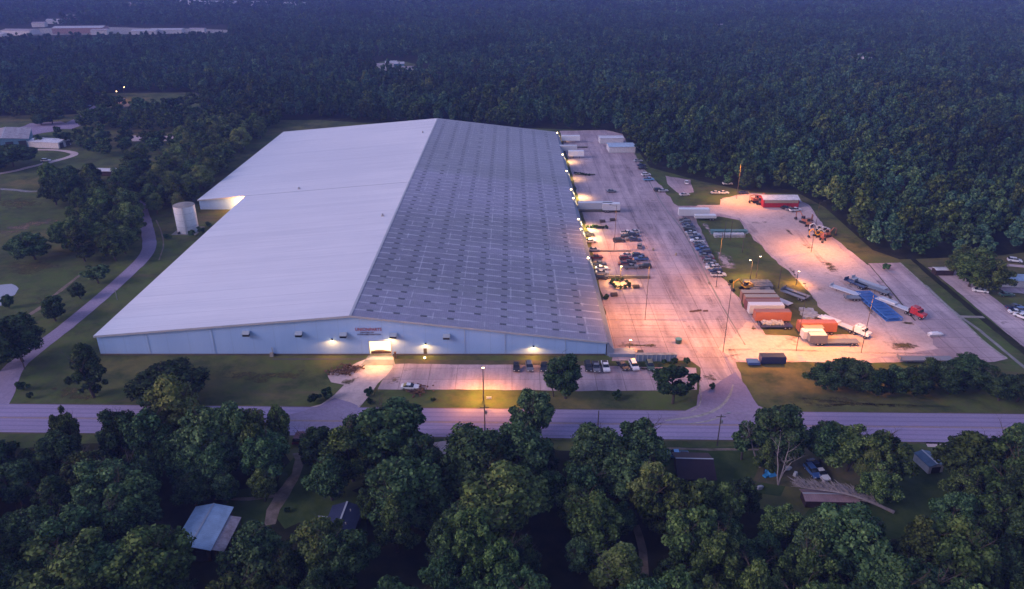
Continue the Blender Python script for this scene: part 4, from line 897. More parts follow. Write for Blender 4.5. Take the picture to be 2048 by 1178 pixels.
def make_car(kind, colour):
    """nose towards +x"""
    t = thing({'sedan': 'sedan', 'suv': 'suv_car', 'pickup': 'pickup_truck', 'hatch': 'hatchback'}[kind], 'template', 'car')
    m = 'paint_'+colour
    if kind == 'sedan': L, B, roof, ht = 4.8, [(-2.4, .35), (2.4, .35), (2.42, .62), (2.25, .82), (1.05, .95), (-1.75, 1.0), (-2.36, .95), (-2.42, .6)], [(1.05, .94), (.35, 1.42), (-.95, 1.45), (-1.75, .99)], 1.45
    elif kind == 'hatch': L, B, roof, ht = 4.1, [(-2.0, .35), (2.1, .35), (2.12, .65), (1.95, .85), (1.1, .98), (-1.85, 1.02), (-2.02, .9), (-2.05, .6)], [(1.1, .97), (.4, 1.48), (-1.3, 1.5), (-1.85, 1.01)], 1.5
    elif kind == 'suv': L, B, roof, ht = 4.8, [(-2.35, .42), (2.35, .42), (2.38, .8), (2.2, 1.02), (1.2, 1.12), (-2.25, 1.15), (-2.38, .95), (-2.4, .6)], [(1.2, 1.11), (.6, 1.72), (-1.9, 1.76), (-2.25, 1.14)], 1.75
    else: L, B, roof, ht = 5.5, [(-2.7, .48), (2.7, .48), (2.72, .9), (2.5, 1.1), (1.35, 1.15), (-2.68, 1.15), (-2.72, .9)], [(1.35, 1.14), (.8, 1.76), (-.55, 1.78), (-.8, 1.14)], 1.8
    b = MB(); b.profile(B, -.92, .92)
    n = len(roof); 
    b.mi = 0
    # greenhouse: glass band with a painted roof
    rt = [p for p in roof if p[1] > 1.3]
    b.add([(rt[0][0]-.12, -.66, rt[0][1]+.02), (rt[1][0]+.12, -.66, rt[1][1]+.02), (rt[1][0]+.12, .66, rt[1][1]+.02), (rt[0][0]-.12, .66, rt[0][1]+.02), (rt[0][0]-.08, -.70, rt[0][1]-.06), (rt[1][0]+.08, -.70, rt[1][1]-.06), (rt[1][0]+.08, .70, rt[1][1]-.06), (rt[0][0]-.08, .70, rt[0][1]-.06)],
          [(3, 2, 1, 0), (0, 1, 5, 4), (1, 2, 6, 5), (2, 3, 7, 6), (3, 0, 4, 7)])
    mx = (rt[0][0]+rt[1][0])/2
    for yy in (-1, 1): b.box((mx, yy*.77, (rt[0][1]+1.0)/2), (.09, .06, rt[0][1]-1.05), rx=yy*.25)
    if kind == 'pickup':
        b.box((-1.72, 0, 1.16), (1.85, 1.6, .02))
    b.build('body', m, t, bevel=.07)
    g = MB(); vs = [(x, s*(.86 if z < 1.3 else .68), z-.01 if z > 1.3 else z) for s in (-1, 1) for x, z in roof]
    g.add(vs, [(0, 1, 2, 3), (7, 6, 5, 4), (0, 4, 5, 1), (1, 5, 6, 2), (2, 6, 7, 3)]); g.build('windows', 'car_glass', t)
    if kind == 'pickup': MB().box((-1.72, 0, 1.10), (1.75, 1.5, .16)).build('load_bed', 'dark_steel', t)
    wx = L*.29; r = .33 if kind in ('sedan', 'hatch') else .39
    for x in (wx+.05, -wx-.05):
        for y in (-.83, .83): wheel(t, x, y, r)
    for y in (-.62, .62):
        MB().box((L/2+.01, y, .72 if kind != 'pickup' else .88), (.08, .34, .16)).build('headlight', 'head_lamp', t)
        MB().box((-L/2-.0, y*1.15, .8 if kind != 'pickup' else .95), (.08, .24, .2)).build('tail_light', 'tail_lamp', t)
    return t
PROTO = {}; USED = {}
CNAME = {'white': 'white', 'silver': 'silver', 'grey': 'grey', 'black': 'black', 'navy': 'dark blue', 'blue': 'blue', 'red': 'red', 'maroon': 'maroon', 'green': 'dark green', 'tan': 'tan', 'teal': 'teal', 'sky': 'pale blue', 'pale': 'pale grey'}
def car(px, py, head, kind, colour, label, group=None):
    """head: degrees, 0 = nose to the right, 90 = nose away from the camera"""
    p = at(px, py, .5) if not isinstance(px, Vector) else px; k = (kind, colour)
    z = .16
    nm = {'sedan': 'sedan', 'suv': 'SUV', 'pickup': 'pickup truck', 'hatch': 'hatchback'}[kind]
    if kind not in PROTO: PROTO[kind] = make_car(kind, 'grey'); t = PROTO[kind]; t.location = (p.x, p.y, z); t.rotation_euler = (0, 0, R(head)); t['label'] = label
    else: t = dup(PROTO[kind], (p.x, p.y, z), R(head), label)
    for c in t.children:
        if c.name.startswith('body'):
            c.material_slots[0].link = 'OBJECT'; c.material_slots[0].material = MATS['paint_'+colour]
    t['category'] = 'pickup' if kind == 'pickup' else 'car'
    if group: t['group'] = group
    elif 'group' in t: del t['group']
    t['label'] = label; return t
KN = {'sedan': 'sedan', 'suv': 'SUV', 'pickup': 'pickup truck', 'hatch': 'hatchback'}
for kd, cl in (('sedan', 'grey'), ('suv', 'grey'), ('pickup', 'grey'), ('hatch', 'grey')): pass
car(820, 775, -3, 'sedan', 'white', 'white sedan parked alone at the lower edge of the front car park')
FG = 'cars parked nose out along the front of the warehouse'
for px, py, kd, cl, h, lb in ((1033, 735, 'sedan', 'black', -90, 'dark sedan, leftmost of the cars along the right half of the facade'), (1059, 735, 'suv', 'grey', -85, 'dark grey SUV between two black cars under the rightmost facade lamp'),
    (1087, 735, 'sedan', 'black', -92, 'dark sedan half hidden behind the tall car park tree, on its left'), (1176, 735, 'suv', 'black', -90, 'black SUV just right of the tall car park tree'), (1192, 736, 'pickup', 'grey', -90, 'dark grey pickup between the black SUV and the white pickup'),
    (1211, 735, 'pickup', 'white', -88, 'white pickup truck at the right corner of the facade'), (1246, 733, 'sedan', 'black', -70, 'black sedan parked slanting, left of the white car'), (1268, 733, 'suv', 'white', -83, 'white SUV in front of the loading wall'), (1300, 733, 'suv', 'green', -90, 'dark green SUV at the right end of the front car park')):
    car(px, py, h, kd, cl, lb, FG)
# long slanted row along the yard road, far to near
rowc = ['black', 'grey', 'navy', 'grey', 'black', 'silver', 'silver', 'navy', 'white', 'grey', 'navy', 'blue', 'navy', 'grey', 'maroon', 'grey', 'silver', 'pale', 'navy', 'pale']
rowk = ['sedan', 'suv', 'sedan', 'pickup', 'suv', 'sedan', 'pickup', 'suv', 'pickup', 'sedan', 'sedan', 'pickup', 'suv', 'sedan', 'sedan', 'suv', 'sedan', 'pickup', 'suv', 'pickup']
pa, pb = at(1368, 441, .5), at(1436, 551, .5); ordn = ['first', 'second', 'third', 'fourth', 'fifth', 'sixth', 'seventh', 'eighth', 'ninth', 'tenth', 'eleventh', 'twelfth', 'thirteenth', 'fourteenth', 'fifteenth', 'sixteenth', 'seventeenth', 'eighteenth', 'nineteenth', 'twentieth']
for i in range(20):
    q = pa.lerp(pb, i/19); q.x += random.uniform(-.3, .3)
    car(q, None, random.choice((0, 180))+random.uniform(-4, 4), rowk[i], rowc[i], '%s %s, %s from the far end of the long island row' % (CNAME[rowc[i]], KN[rowk[i]], ordn[i]), 'cars in the long row beside the grass island')
LOT = [(1254, 467, 'pickup', 'white', 5, 'white pickup at the back left of the far car cluster in the lot'), (1268, 464, 'sedan', 'silver', 185, 'silver sedan at the back right of the far car cluster in the lot'), (1253, 473, 'sedan', 'black', 175, 'black sedan in the middle of the far car cluster'),
    (1267, 471, 'suv', 'navy', 0, 'dark blue SUV in the middle right of the far car cluster'), (1238, 482, 'suv', 'black', 3, 'black SUV standing left of the far car cluster'), (1262, 478, 'sedan', 'grey', 180, 'dark grey sedan at the front of the far car cluster, left'), (1270, 480, 'sedan', 'navy', 0, 'dark blue sedan at the front right of the far car cluster'),
    (1279, 493, 'suv', 'grey', 80, 'dark grey SUV standing alone between the two car clusters'), (1252, 511, 'sedan', 'silver', 178, 'silver sedan at the back left of the near car cluster'), (1276, 512, 'suv', 'navy', 3, 'dark blue SUV at the back right of the near car cluster'),
    (1251, 518, 'suv', 'maroon', 5, 'maroon SUV at the left of the near car cluster'), (1282, 519, 'pickup', 'blue', 183, 'blue pickup at the right of the near car cluster'), (1259, 525, 'sedan', 'black', 0, 'black sedan in the middle of the near car cluster'), (1247, 528, 'hatch', 'maroon', 180, 'maroon hatchback at the left end of the near car cluster'),
    (1261, 535, 'pickup', 'grey', 2, 'grey pickup at the front of the near car cluster, left'), (1290, 534, 'suv', 'black', 178, 'black SUV at the front right of the near car cluster'),
    (1177, 471, 'suv', 'black', 8, 'black SUV nosed up to the far loading docks'), (1181, 483, 'sedan', 'white', 5, 'white sedan nosed up to the loading side wall'), (1188, 500, 'sedan', 'silver', 0, 'silver sedan beside the loading side wall'), (1191, 516, 'pickup', 'maroon', 5, 'maroon pickup beside the loading side wall'), (1198, 529, 'pickup', 'navy', 0, 'dark blue pickup beside the loading side wall'),
    (1203, 537, 'sedan', 'white', 2, 'white sedan between the dark blue and silver cars by the loading wall'), (1204, 546, 'sedan', 'silver', 0, 'silver sedan near the long dark strip at the loading side'), (1203, 556, 'suv', 'black', 0, 'black SUV tight against the long dark strip'), (1223, 383, 'sedan', 'grey', 8, 'dark grey sedan alone in the middle of the far yard'),
    (1283, 331, 'sedan', 'navy', 10, 'dark blue sedan at the forest edge behind the far yard'), (1276, 322, 'sedan', 'silver', 10, 'silver sedan at the forest edge, nearest the white sheds'), (1285, 337, 'sedan', 'black', 8, 'black sedan at the forest edge between sedan and white van'),
    (1292, 350, 'suv', 'white', 15, 'white SUV at the forest edge above the pale blue pickup'), (1297, 360, 'pickup', 'sky', 8, 'pale blue pickup at the forest edge'), (1317, 381, 'suv', 'black', 5, 'black SUV at the corner of the grass verge'), (1326, 382, 'sedan', 'silver', 10, 'silver sedan at the corner of the grass verge'),
    (1369, 390, 'sedan', 'pale', 10, 'pale grey sedan parked on the grass verge'), (1373, 366, 'suv', 'white', 80, 'white SUV at the forest edge on the small paved patch'), (1432, 386, 'sedan', 'pale', 5, 'pale sedan near the far yard lamp'), (1447, 386, 'sedan', 'white', 0, 'white sedan nearest the far yard lamp'), (1487, 386, 'sedan', 'navy', 0, 'dark blue sedan just right of the far yard lamp'),
    (1455, 368, 'suv', 'white', 0, 'white SUV under the forest edge behind the far yard lamp'), (1591, 403, 'sedan', 'white', 5, 'white sedan right of the red shed'), (1581, 419, 'sedan', 'grey', 20, 'grey sedan in front of the red shed'), (1572, 416, 'sedan', 'black', 10, 'black sedan in front of the red shed, left one'),
    (1590, 421, 'pickup', 'white', 15, 'white pickup in front of the red shed'),
    (1960, 582, 'sedan', 'white', -20, 'white sedan beside the lane below the large leafy tree'), (1946, 552, 'hatch', 'pale', 0, 'pale hatchback half hidden by the large leafy tree'), (2029, 522, 'suv', 'white', -20, 'white SUV at the right edge near the forest'),
    (2012, 590, 'sedan', 'green', 3, 'dark green sedan on the lawn at the right'), (2028, 616, 'pickup', 'navy', 5, 'dark blue pickup at the right edge, back of the group'), (2033, 625, 'sedan', 'white', -10, 'white sedan at the right edge, front left of the group'), (2044, 622, 'suv', 'blue', 0, 'blue SUV at the right edge, cut by the frame'), (2044, 634, 'sedan', 'white', -60, 'white sedan at the right edge, lowest of the group'),
    (1353, 912, 'pickup', 'sky', 178, 'pale blue pickup on the lawn left of the dark barn'), (1642, 948, 'sedan', 'white', -80, 'white sedan in the yard beside the fallen tree'), (1624, 944, 'suv', 'blue', -80, 'blue SUV left of the white sedan in the yard'), (1632, 934, 'sedan', 'navy', -75, 'dark blue sedan behind the white sedan in the yard'),
    (597, 878, 'suv', 'maroon', 90, 'dark red SUV at the mouth of the gravel driveway'),
    (142, 213, 'sedan', 'pale', 10, 'pale sedan in the far car park, left one'), (163, 214, 'suv', 'white', 10, 'white SUV in the far car park'), (175, 212, 'sedan', 'blue', 15, 'blue sedan in the far car park, right one'), (92, 322, 'suv', 'white', 5, 'white SUV on the gravel track in the left pasture'), (2, 328, 'sedan', 'white', 0, 'white sedan cut by the left edge')]
for px, py, kd, cl, h, lb in LOT: car(px, py, h, kd, cl, lb)

# ------------------------------------------------------------------ trailers and trucks
def trailer(px, py, L, head, colour, label, hgt=2.9, wd=2.6, name='box_trailer', group=None, wheels=True, top=None, x0=None):
    p = at(px, py, 1.5); t = thing(name, label, 'trailer', (p.x, p.y, .16), R(head), group); z0 = 1.15 if wheels else .25
    b = MB().box((0, 0, z0+hgt/2), (L, wd, hgt))
    for i in range(int(L/1.2)+1):
        xx = -L/2+i*L/int(L/1.2)
        for s in (-1, 1): b.box((xx, s*(wd/2+.02), z0+hgt/2), (.10, .05, hgt-.2))
    b.build('cargo_box', 'paint_'+colour, t, bevel=.04)
    MB().box((0, 0, z0+hgt+.035), (L-.1, wd-.1, .06)).build('roof', 'paint_'+(top or 'pale'), t)
    d = MB(); d.box((-L/2-.04, -.6, z0+hgt/2), (.06, 1.15, hgt-.25)); d.box((-L/2-.04, .6, z0+hgt/2), (.06, 1.15, hgt-.25)); d.build('rear_doors', 'paint_'+colour, t)
    if wheels:
        MB().box((0, 0, 1.0), (L-.4, .9, .28)).build('chassis', 'dark_steel', t)
        for xx in (-L/2+1.2, -L/2+2.4):
            for s in (-1, 1): wheel(t, xx, s*(wd/2-.3), .5, .45)
        for s in (-.8, .8): MB().tube((L/2-2.2, s, 0), (L/2-2.2, s, 1.1), .08).build('landing_leg', 'dark_steel', t)
    return t
BG = 'box trailers lined up at the yard end of the grass island'
trailer(1514, 598, 10.8, 180, 'brown', 'brown box trailer with pale roof, rearmost of the lined-up box trailers', top='tan', group=BG)
trailer(1521, 607, 10.8, 180, 'rust', 'rusty box trailer with pale roof, second from the back of the line', top='tan', group=BG)
trailer(1524, 616, 10.8, 180, 'maroon', 'dark red box trailer with rusty roof, third from the back of the line', top='rust', group=BG)
trailer(1530, 623, 10.8, 180, 'pale', 'white box trailer second from the front of the line', top='white', group=BG)
trailer(1543, 637, 10.9, 180, 'orange', 'orange box trailer at the front of the line', top='rust', group=BG)
trailer(1632, 659, 11.2, 180, 'orange', 'orange box trailer behind the small white van boxes near the white truck', top='orange')
trailer(1624, 666, 6.0, 180, 'rust', 'short rusty box trailer in front of the orange one', top='tan', hgt=2.4)
trailer(1624, 673, 6.2, 180, 'pale', 'short white-roofed box trailer among the small boxes', top='white', hgt=2.3)
trailer(1633, 680, 5.0, 180, 'grey', 'short grey box trailer with pale roof, lowest of the small boxes', top='pale', hgt=2.3)
trailer(1387, 429, 13, 180, 'pale', 'white box trailer at the top corner of the grass island', top='white')
trailer(1410, 434, 9, 180, 'pale', 'long low white trailer behind the row of cars at the island corner', top='white', hgt=1.2)
trailer(1222, 418, 7.5, 0, 'pale', 'white box trailer outermost at the far loading dock', top='white')
trailer(1190, 416, 15, 0, 'silver', 'long silver trailer backed into the far loading dock', top='pale')
trailer(1141, 280, 11, 0, 'white', 'white box trailer at the farthest corner of the warehouse', top='white')
trailer(1152, 311, 8.5, 0, 'white', 'white box trailer at the second loading dock from the back', top='white')
trailer(1136, 300, 10, 0, 'pale', 'pale grey trailer against the wall near the back dock', top='pale')
trailer(1545, 716, 6.8, 0, 'navy', 'dark blue container skip at the lower edge of the trailer yard', wheels=False, top='black', hgt=2.0)
trailer(1507, 719, 3.2, 0, 'blue', 'small low blue skip left of the dark blue container', wheels=False, top='blue', hgt=.7)
def flatbed(px, py, L, head, label, colour='grey', group=None, wd=2.5, planks='brown'):
    p = at(px, py, .9); t = thing('flatbed_trailer', label, 'trailer', (p.x, p.y, .16), R(head), group)
    b = MB(); b.box((0, 0, 1.1), (L, wd, .16))
    for s in (-1, 1): b.box((0, s*(wd/2+.04), 1.08), (L, .08, .26))
    b.build('deck', 'paint_'+colour, t)
    f = MB()
    for s in (-.5, .5): f.box((0, s, .82), (L*.96, .16, .38))
    f.build('frame_rails', 'dark_steel', t); MB().box((L/2-.05, 0, 1.6), (.1, wd-.2, .85)).build('headboard', 'paint_'+colour, t)
    for xx in (-L/2+.9, -L/2+2.1):
        for s in (-1, 1): wheel(t, xx, s*(wd/2-.3), .48, .4)
    for s in (-.8, .8): MB().tube((L/2-2.4, s, 0), (L/2-2.4, s, 1), .08).build('landing_leg', 'dark_steel', t)
    return t
flatbed(1670, 684, 13.5, 180, 'long dark flatbed trailer lying right of the small box trailers', 'grey')
flatbed(1850, 719, 15, 180, 'long dark flatbed trailer at the lower right edge of the yard', 'grey')
flatbed(1560, 602, 8, 125, 'narrow pale flatbed parked slanting behind the box trailers', 'pale')
flatbed(1550, 652, 10, 180, 'low dark flatbed stacked in front of the front orange box trailer', 'navy')
for i, (px, py, L, h, cl, lb) in enumerate(((1588, 590, 9, 128, 'grey', 'grey bare flatbed chassis slanting beside the island pole, left one'), (1592, 587, 9, 128, 'grey', 'grey bare flatbed chassis slanting beside the island pole, right one'),
    (1690, 582, 10, 128, 'pale', 'pale flatbed at the left of the middle trailer group'), (1712, 568, 8, 120, 'navy', 'dark flatbed at the top of the middle trailer group'), (1738, 568, 12, 126, 'silver', 'silver flatbed along the upper right of the middle trailer group'),
    (1744, 576, 12, 126, 'grey', 'grey flatbed between the silver one and the blue row'), (1704, 596, 5, 180, 'grey', 'short grey flatbed at the lower left of the middle trailer group'))): flatbed(px, py, L, h, lb, cl)
# rows of blue and green stacked steel racks
def rack(name, colour, w_, d_, h_, levels, label, group):
    t = thing(name, label, 'rack', (0, 0, 0), 0, group); b = MB()
    for x in (-w_/2, w_/2):
        for y in (-d_/2, d_/2): MB().box((x, y, h_/2), (.14, .14, h_)).build('post', 'paint_'+colour, t)
    for k in range(levels):
        m = MB(); z = .12+(h_-.2)*k/max(1, levels-1)
        for j in range(5): m.box((-w_/2+w_*j/4, 0, z), (.2, d_, .14))
        for y in (-d_/2, d_/2): m.box((0, y, z), (w_, .14, .18))
        m.build('shelf', 'paint_'+colour, t)
    return t
g1 = 'row of blue steel racks in the trailer yard'; r0 = None
pa, pb = at(1728, 588, .7), at(1785, 636, .7); nr = 9
for i in range(nr):
    q = pa.lerp(pb, i/(nr-1)); a = math.atan2(pb.y-pa.y, pb.x-pa.x); lb = 'blue steel rack, %s from the far end of the long blue rack row' % ordn[i]
    if r0 is None: r0 = rack('steel_rack', 'rack', 2.2, 5.0, 1.2, 2, lb, g1); r0.location = (q.x, q.y, .16); r0.rotation_euler = (0, 0, a)
    else: dup(r0, (q.x, q.y, .16), a+random.uniform(-.05, .05), lb)
r1 = None
for row, (x0, x1, y, n) in enumerate(((1426, 1490, 464, 9), (1432, 1484, 471, 7))):
    for i in range(n):
        q = at(x0+(x1-x0)*i/(n-1), y, .6); cl = 'teal' if row == 0 else 'pale'; lb = '%s steel rack, %s from the left in the %s row on the grass island' % ('green' if row == 0 else 'pale', ordn[i], 'back' if row == 0 else 'front')
        if i == 0: r1 = rack('steel_rack', cl, 1.5, 2.2, 1.3, 3, lb, '%s row of racks on the grass island' % ('back' if row == 0 else 'front')); r1.location = (q.x, q.y, .16)
        else: dup(r1, (q.x, q.y, .16), random.uniform(-.2, .2), lb)
r2 = None
for row, (x0, x1, y, n) in enumerate(((1492, 1535, 566, 8), (1496, 1540, 573, 8), (1506, 1536, 581, 6))):
    for i in range(n):
        q = at(x0+(x1-x0)*i/(n-1), y, .6); lb = 'dark grey steel rack, %s from the left in the %s row beside the yellow excavator' % (ordn[i], ('back', 'middle', 'front')[row])
        if r2 is None: r2 = rack('steel_rack', 'grey', 1.3, 2.4, 1.2, 3, lb, 'dark racks beside the yellow excavator'); r2.location = (q.x, q.y, .16)
        else: dup(r2, (q.x, q.y, .16), random.uniform(-.3, .3), lb)
r3 = None
for i, (dx, dy) in enumerate([(0, 0), (8, 2), (16, 1), (3, 8), (12, 9), (22, 7), (26, 12), (18, 15), (7, 15)]):
    q = at(1605+dx, 620+dy, .6); lb = 'bluish scrap rack, %s of the loose heap behind the small white boxes' % ordn[i]
    if r3 is None: r3 = rack('scrap_rack', 'silver', 1.6, 1.6, 1.0, 3, lb, 'loose heap of bluish racks'); r3.location = (q.x, q.y, .16)
    else: dup(r3, (q.x, q.y, .16), random.uniform(0, 3), lb)
r4 = None
for i in range(9):
    q = at(1528+i*4.4, 648+random.uniform(-1, 1.5), 1.2); lb = 'bluish drum-shaped bundle, %s from the left on the low flatbed below the orange box' % ordn[i]
    if r4 is None:
        r4 = thing('pipe_bundle', lb, 'bundle', (q.x, q.y, .16), 0, 'bundles on the low flatbed'); 
        for k in range(3): MB().tube((-.1+.45*(k-1), -.9, 1.5+(.35 if k == 1 else 0)), (-.1+.45*(k-1), .9, 1.5+(.35 if k == 1 else 0)), .28, .28, 10).build('pipe', 'paint_silver', r4)
    else: dup(r4, (q.x, q.y, .16), random.uniform(-.4, .4), lb)
def semi(px, py, head, colour, label, deck='white'):
    p = at(px, py, 1.5); t = thing('semi_truck', label, 'truck', (p.x, p.y, .16), R(head))
    c = MB(); c.profile([(-.1, .9), (2.3, .9), (2.35, 1.9), (1.0, 2.05), (.7, 3.0), (-.1, 3.1)], -1.15, 1.15); c.box((-1.15, 0, 2.2), (2.1, 2.4, 2.3)); c.build('cab', 'paint_'+colour, t, (6, 0, 0), bevel=.12)
    MB().add([(.73, -1.0, 2.95), (.73, 1.0, 2.95), (1.02, 1.05, 2.12), (1.02, -1.05, 2.12)], [(0, 1, 2, 3)]).add([(.2, -1.17, 2.2), (.9, -1.17, 2.2), (.65, -1.17, 2.8), (.2, -1.17, 2.8)], [(0, 1, 2, 3)]).add([(.2, 1.17, 2.2), (.9, 1.17, 2.2), (.65, 1.17, 2.8), (.2, 1.17, 2.8)], [(3, 2, 1, 0)]).build('windscreen', 'car_glass', t, (6.06, 0, 0))
    for s in (-.85, .85): MB().box((8.37, s, 1.25), (.08, .35, .3)).build('headlight', 'head_lamp', t); MB().tube((4.7, s*1.3, 1.2), (4.7, s*1.3, 3.9), .09).build('exhaust_stack', 'galvanised', t)
    MB().box((.5, 0, 1.0), (13.6, .9, .3)).build('chassis', 'dark_steel', t)
    MB().box((-2.4, 0, 1.32), (11.6, 2.5, .22)).box((3.2, 0, 1.9), (.16, 2.4, 1.1)).build('trailer_deck', 'paint_'+deck, t, bevel=.03)
    MB().box((-4.2, 0, 1.75), (5.6, 2.0, .6)).build('sheeted_load', 'paint_'+deck, t, bevel=.15)
    for xx in (7.4, 4.0, 2.7, -6.2, -7.4):
        for s in (-1, 1): wheel(t, xx, s*.98, .5, .4)
    return t
semi(1688, 650, -52, 'white', 'white semi truck with white flat trailer parked slanting beside the grass island', 'white')
semi(1801, 613, -58, 'red', 'red semi truck with pale flat trailer beside the blue rack row', 'pale')
def excavator(px, py, head, label, colour='yellow', sc=1.0, swing=.4):
    p = at(px, py, 1.2); t = thing('excavator', label, 'excavator', (p.x, p.y, .16), R(head)); t.scale = (sc,)*3
    for s in (-1, 1): MB().profile([(-1.7, 0), (1.7, 0), (2.0, .4), (1.7, .8), (-1.7, .8), (-2.0, .4)], s*1.1-.28, s*1.1+.28).build('track', 'rubber', t)
    MB().tube((0, 0, .7), (0, 0, 1.0), .8, .8, 12).box((-.5, 0, 1.5), (3.0, 2.4, .9)).box((-1.7, 0, 1.7), (.8, 2.3, 1.2)).build('body', 'paint_'+colour, t, bevel=.08)
    c = MB().box((.55, .65, 2.35), (1.3, 1.0, 1.5), taper=.9).build('cab', 'car_glass', t); MB().box((.55, .65, 3.15), (1.3, 1.05, .1)).build('cab_roof', 'paint_'+colour, c)
    MB().tube((.8, -.2, 1.5), (3.2, -.2, 4.1), .28, .22, 6).tube((3.2, -.2, 4.1), (5.1, -.2, 3.3), .22, .2, 6).build('boom', 'paint_'+colour, t)
    MB().tube((5.1, -.2, 3.3), (4.9, -.2, 1.1), .2, .15, 6).build('arm', 'paint_'+colour, t)
    MB().profile([(4.4, .2), (5.2, .1), (5.5, .7), (5.1, 1.2), (4.8, 1.1)], -.7, .3).build('bucket', 'dark_steel', t); return t
excavator(1492, 573, 200, 'yellow excavator lit bright at the end of the dark rack rows')
excavator(1512, 400, 10, 'orange excavator left of the red shed, its arm towards the lamp', 'orange'); excavator(1522, 404, 160, 'orange-brown excavator tight beside the red shed', 'rust')
excavator(1610, 441, 120, 'orange excavator at the top of the machine park beside the forest', 'orange'); excavator(1619, 447, 60, 'rusty excavator behind the orange one at the machine park', 'rust')
for i, (px, py, cl, h, lb) in enumerate(((1636, 468, 'yellow', 200, 'yellow loader at the front left of the machine park'), (1646, 474, 'orange', 250, 'orange loader at the very front of the machine park'), (1654, 468, 'rust', 20, 'rusty loader at the right of the machine park'), (1640, 458, 'white', 180, 'white machine at the back of the machine park'), (1650, 461, 'pale', 190, 'pale machine at the back right of the machine park'))):
    excavator(px, py, h, lb, cl, .85)

# ------------------------------------------------------------------ sheds, tanks, houses
def gable(name, label, cat, x, y, wd, L, zw, zr, rz=0, wallm='paint_pale', roofm='paint_white', over=.35, doors=0, ridge='y', group=None):
    """walls wd x L with a gable roof, ridge along local y"""
    t = thing(name, label, cat, (x, y, .16), rz, group); b = MB(); w2, l2 = wd/2, L/2
    b.add([(-w2, -l2, 0), (w2, -l2, 0), (w2, l2, 0), (-w2, l2, 0), (-w2, -l2, zw), (w2, -l2, zw), (w2, l2, zw), (-w2, l2, zw), (0, -l2, zr-.06), (0, l2, zr-.06)],
          [(0, 1, 5, 8, 4), (2, 3, 7, 9, 6), (1, 2, 6, 5), (3, 0, 4, 7)]); b.build('wall', wallm, t)
    s = (zr-zw)/w2; o = over
    for sg in (-1, 1):
        a = [(0, -l2-o, zr), (sg*(w2+o), -l2-o, zw-s*o), (sg*(w2+o), l2+o, zw-s*o), (0, l2+o, zr)]
        if sg < 0: a = a[::-1]
        vs = a+[(p[0], p[1], p[2]+.1) for p in a]; MB().add(vs, [(0, 3, 2, 1), (4, 5, 6, 7), (0, 1, 5, 4), (1, 2, 6, 5), (2, 3, 7, 6), (3, 0, 4, 7)]).build('roof', roofm, t)
    MB().box((0, 0, zr+.13), (.35, L+2*o, .08)).build('ridge_cap', 'trim_metal', t)
    for k in range(doors): MB().box((-w2+wd*(k+.5)/doors, -l2-.03, zw*.42), (wd/doors*.6, .06, zw*.84)).build('door', 'dark_steel', t)
    return t
def ribroof(nm, c, k=.5, c2=None):
    m = NT(nm); s = m.sep(); n = m.noise(.5, 5, .65); rr = m.math('SINE', m.math('MULTIPLY', s[1], 2*math.pi/k))
    col = m.ramp(n, [(.35, c2 or tuple(v*.72 for v in c)), (.65, c)]); col = m.mix(m.ramp(rr, [(.6, (0,)*3), (1, (.35,)*3)]), col, tuple(v*.6 for v in c)); m.out(col, .55, .3, rr, .2)
ribroof('pale_blue_roof', (.42, .56, .68)); ribroof('rusty_lean_to_roof', (.42, .38, .40), .6, (.22, .17, .17)); ribroof('navy_shingles', (.035, .045, .09), .3); ribroof('maroon_shingles', (.022, .010, .014), .3); ribroof('teal_roof', (.10, .17, .24), .4); ribroof('faded_pink_roof', (.30, .20, .20), .5); ribroof('far_sheet_roof', (.48, .48, .52), .6); ribroof('white_sheet_roof', (.66, .67, .70), .6)
mat('dark_siding', (.045, .028, .028), .8, var=.4, scale=1); mat('white_siding', (.55, .55, .56), .7, var=.2, scale=1); mat('red_siding', (.42, .025, .03), .6, var=.3, scale=.6); mat('blue_siding', (.15, .28, .36), .7, var=.2, scale=1)
p = at(400, 1055, 3.4); hs = gable('house', 'house with a pale blue ribbed metal roof among the near trees', 'house', p.x+.4, p.y+.3, 7.0, 11.4, 2.9, 3.7, R(-1), 'dark_siding', 'pale_blue_roof', doors=2)
lt = MB(); lt.add([(3.5, -5.6, 2.75), (6.1, -5.6, 2.3), (6.1, 3.8, 2.3), (3.5, 3.8, 2.75), (3.5, -5.6, 2.66), (6.1, -5.6, 2.21), (6.1, 3.8, 2.21), (3.5, 3.8, 2.66)], [(0, 1, 2, 3), (7, 6, 5, 4), (0, 4, 5, 1), (1, 5, 6, 2), (2, 6, 7, 3), (3, 7, 4, 0)]); lt.build('lean_to_roof', 'rusty_lean_to_roof', hs)
for yy in (-5.3, -2.3, .7, 3.5): MB().box((5.9, yy, 1.13), (.14, .14, 2.2)).build('post', 'pole_wood', hs)
for yy in (-3, 0, 3): MB().box((-3.53, yy, 1.6), (.06, 1.1, 1.0)).build('window', 'car_glass', hs)
p = at(684, 1040, 3.0); ht_ = gable('cottage', 'cottage with a dark navy roof half hidden by trees', 'house', p.x, p.y, 5.6, 8.2, 2.6, 3.6, R(-3), 'dark_siding', 'navy_shingles', doors=1)
for yy in (-1.6, 2.2): MB().tube((1.2, yy, 3.0), (1.2, yy, 3.7), .12, .12, 8).build('roof_pipe', 'worn_line', ht_)
p = at(641, 1048, 2); MB().box((p.x, p.y, 1.1), (1.5, 3.4, 2.0), taper=.95)
wp = thing('porch_lean_to', 'white shed-roofed porch box beside the dark cottage', 'porch', (p.x, p.y, .1)); MB().box((0, 0, 1.05), (1.6, 3.4, 2.1)).build('wall', 'white_siding', wp); MB().box((0, 0, 2.18), (1.9, 3.8, .12), ry=.12).build('roof', 'white_sheet_roof', wp)
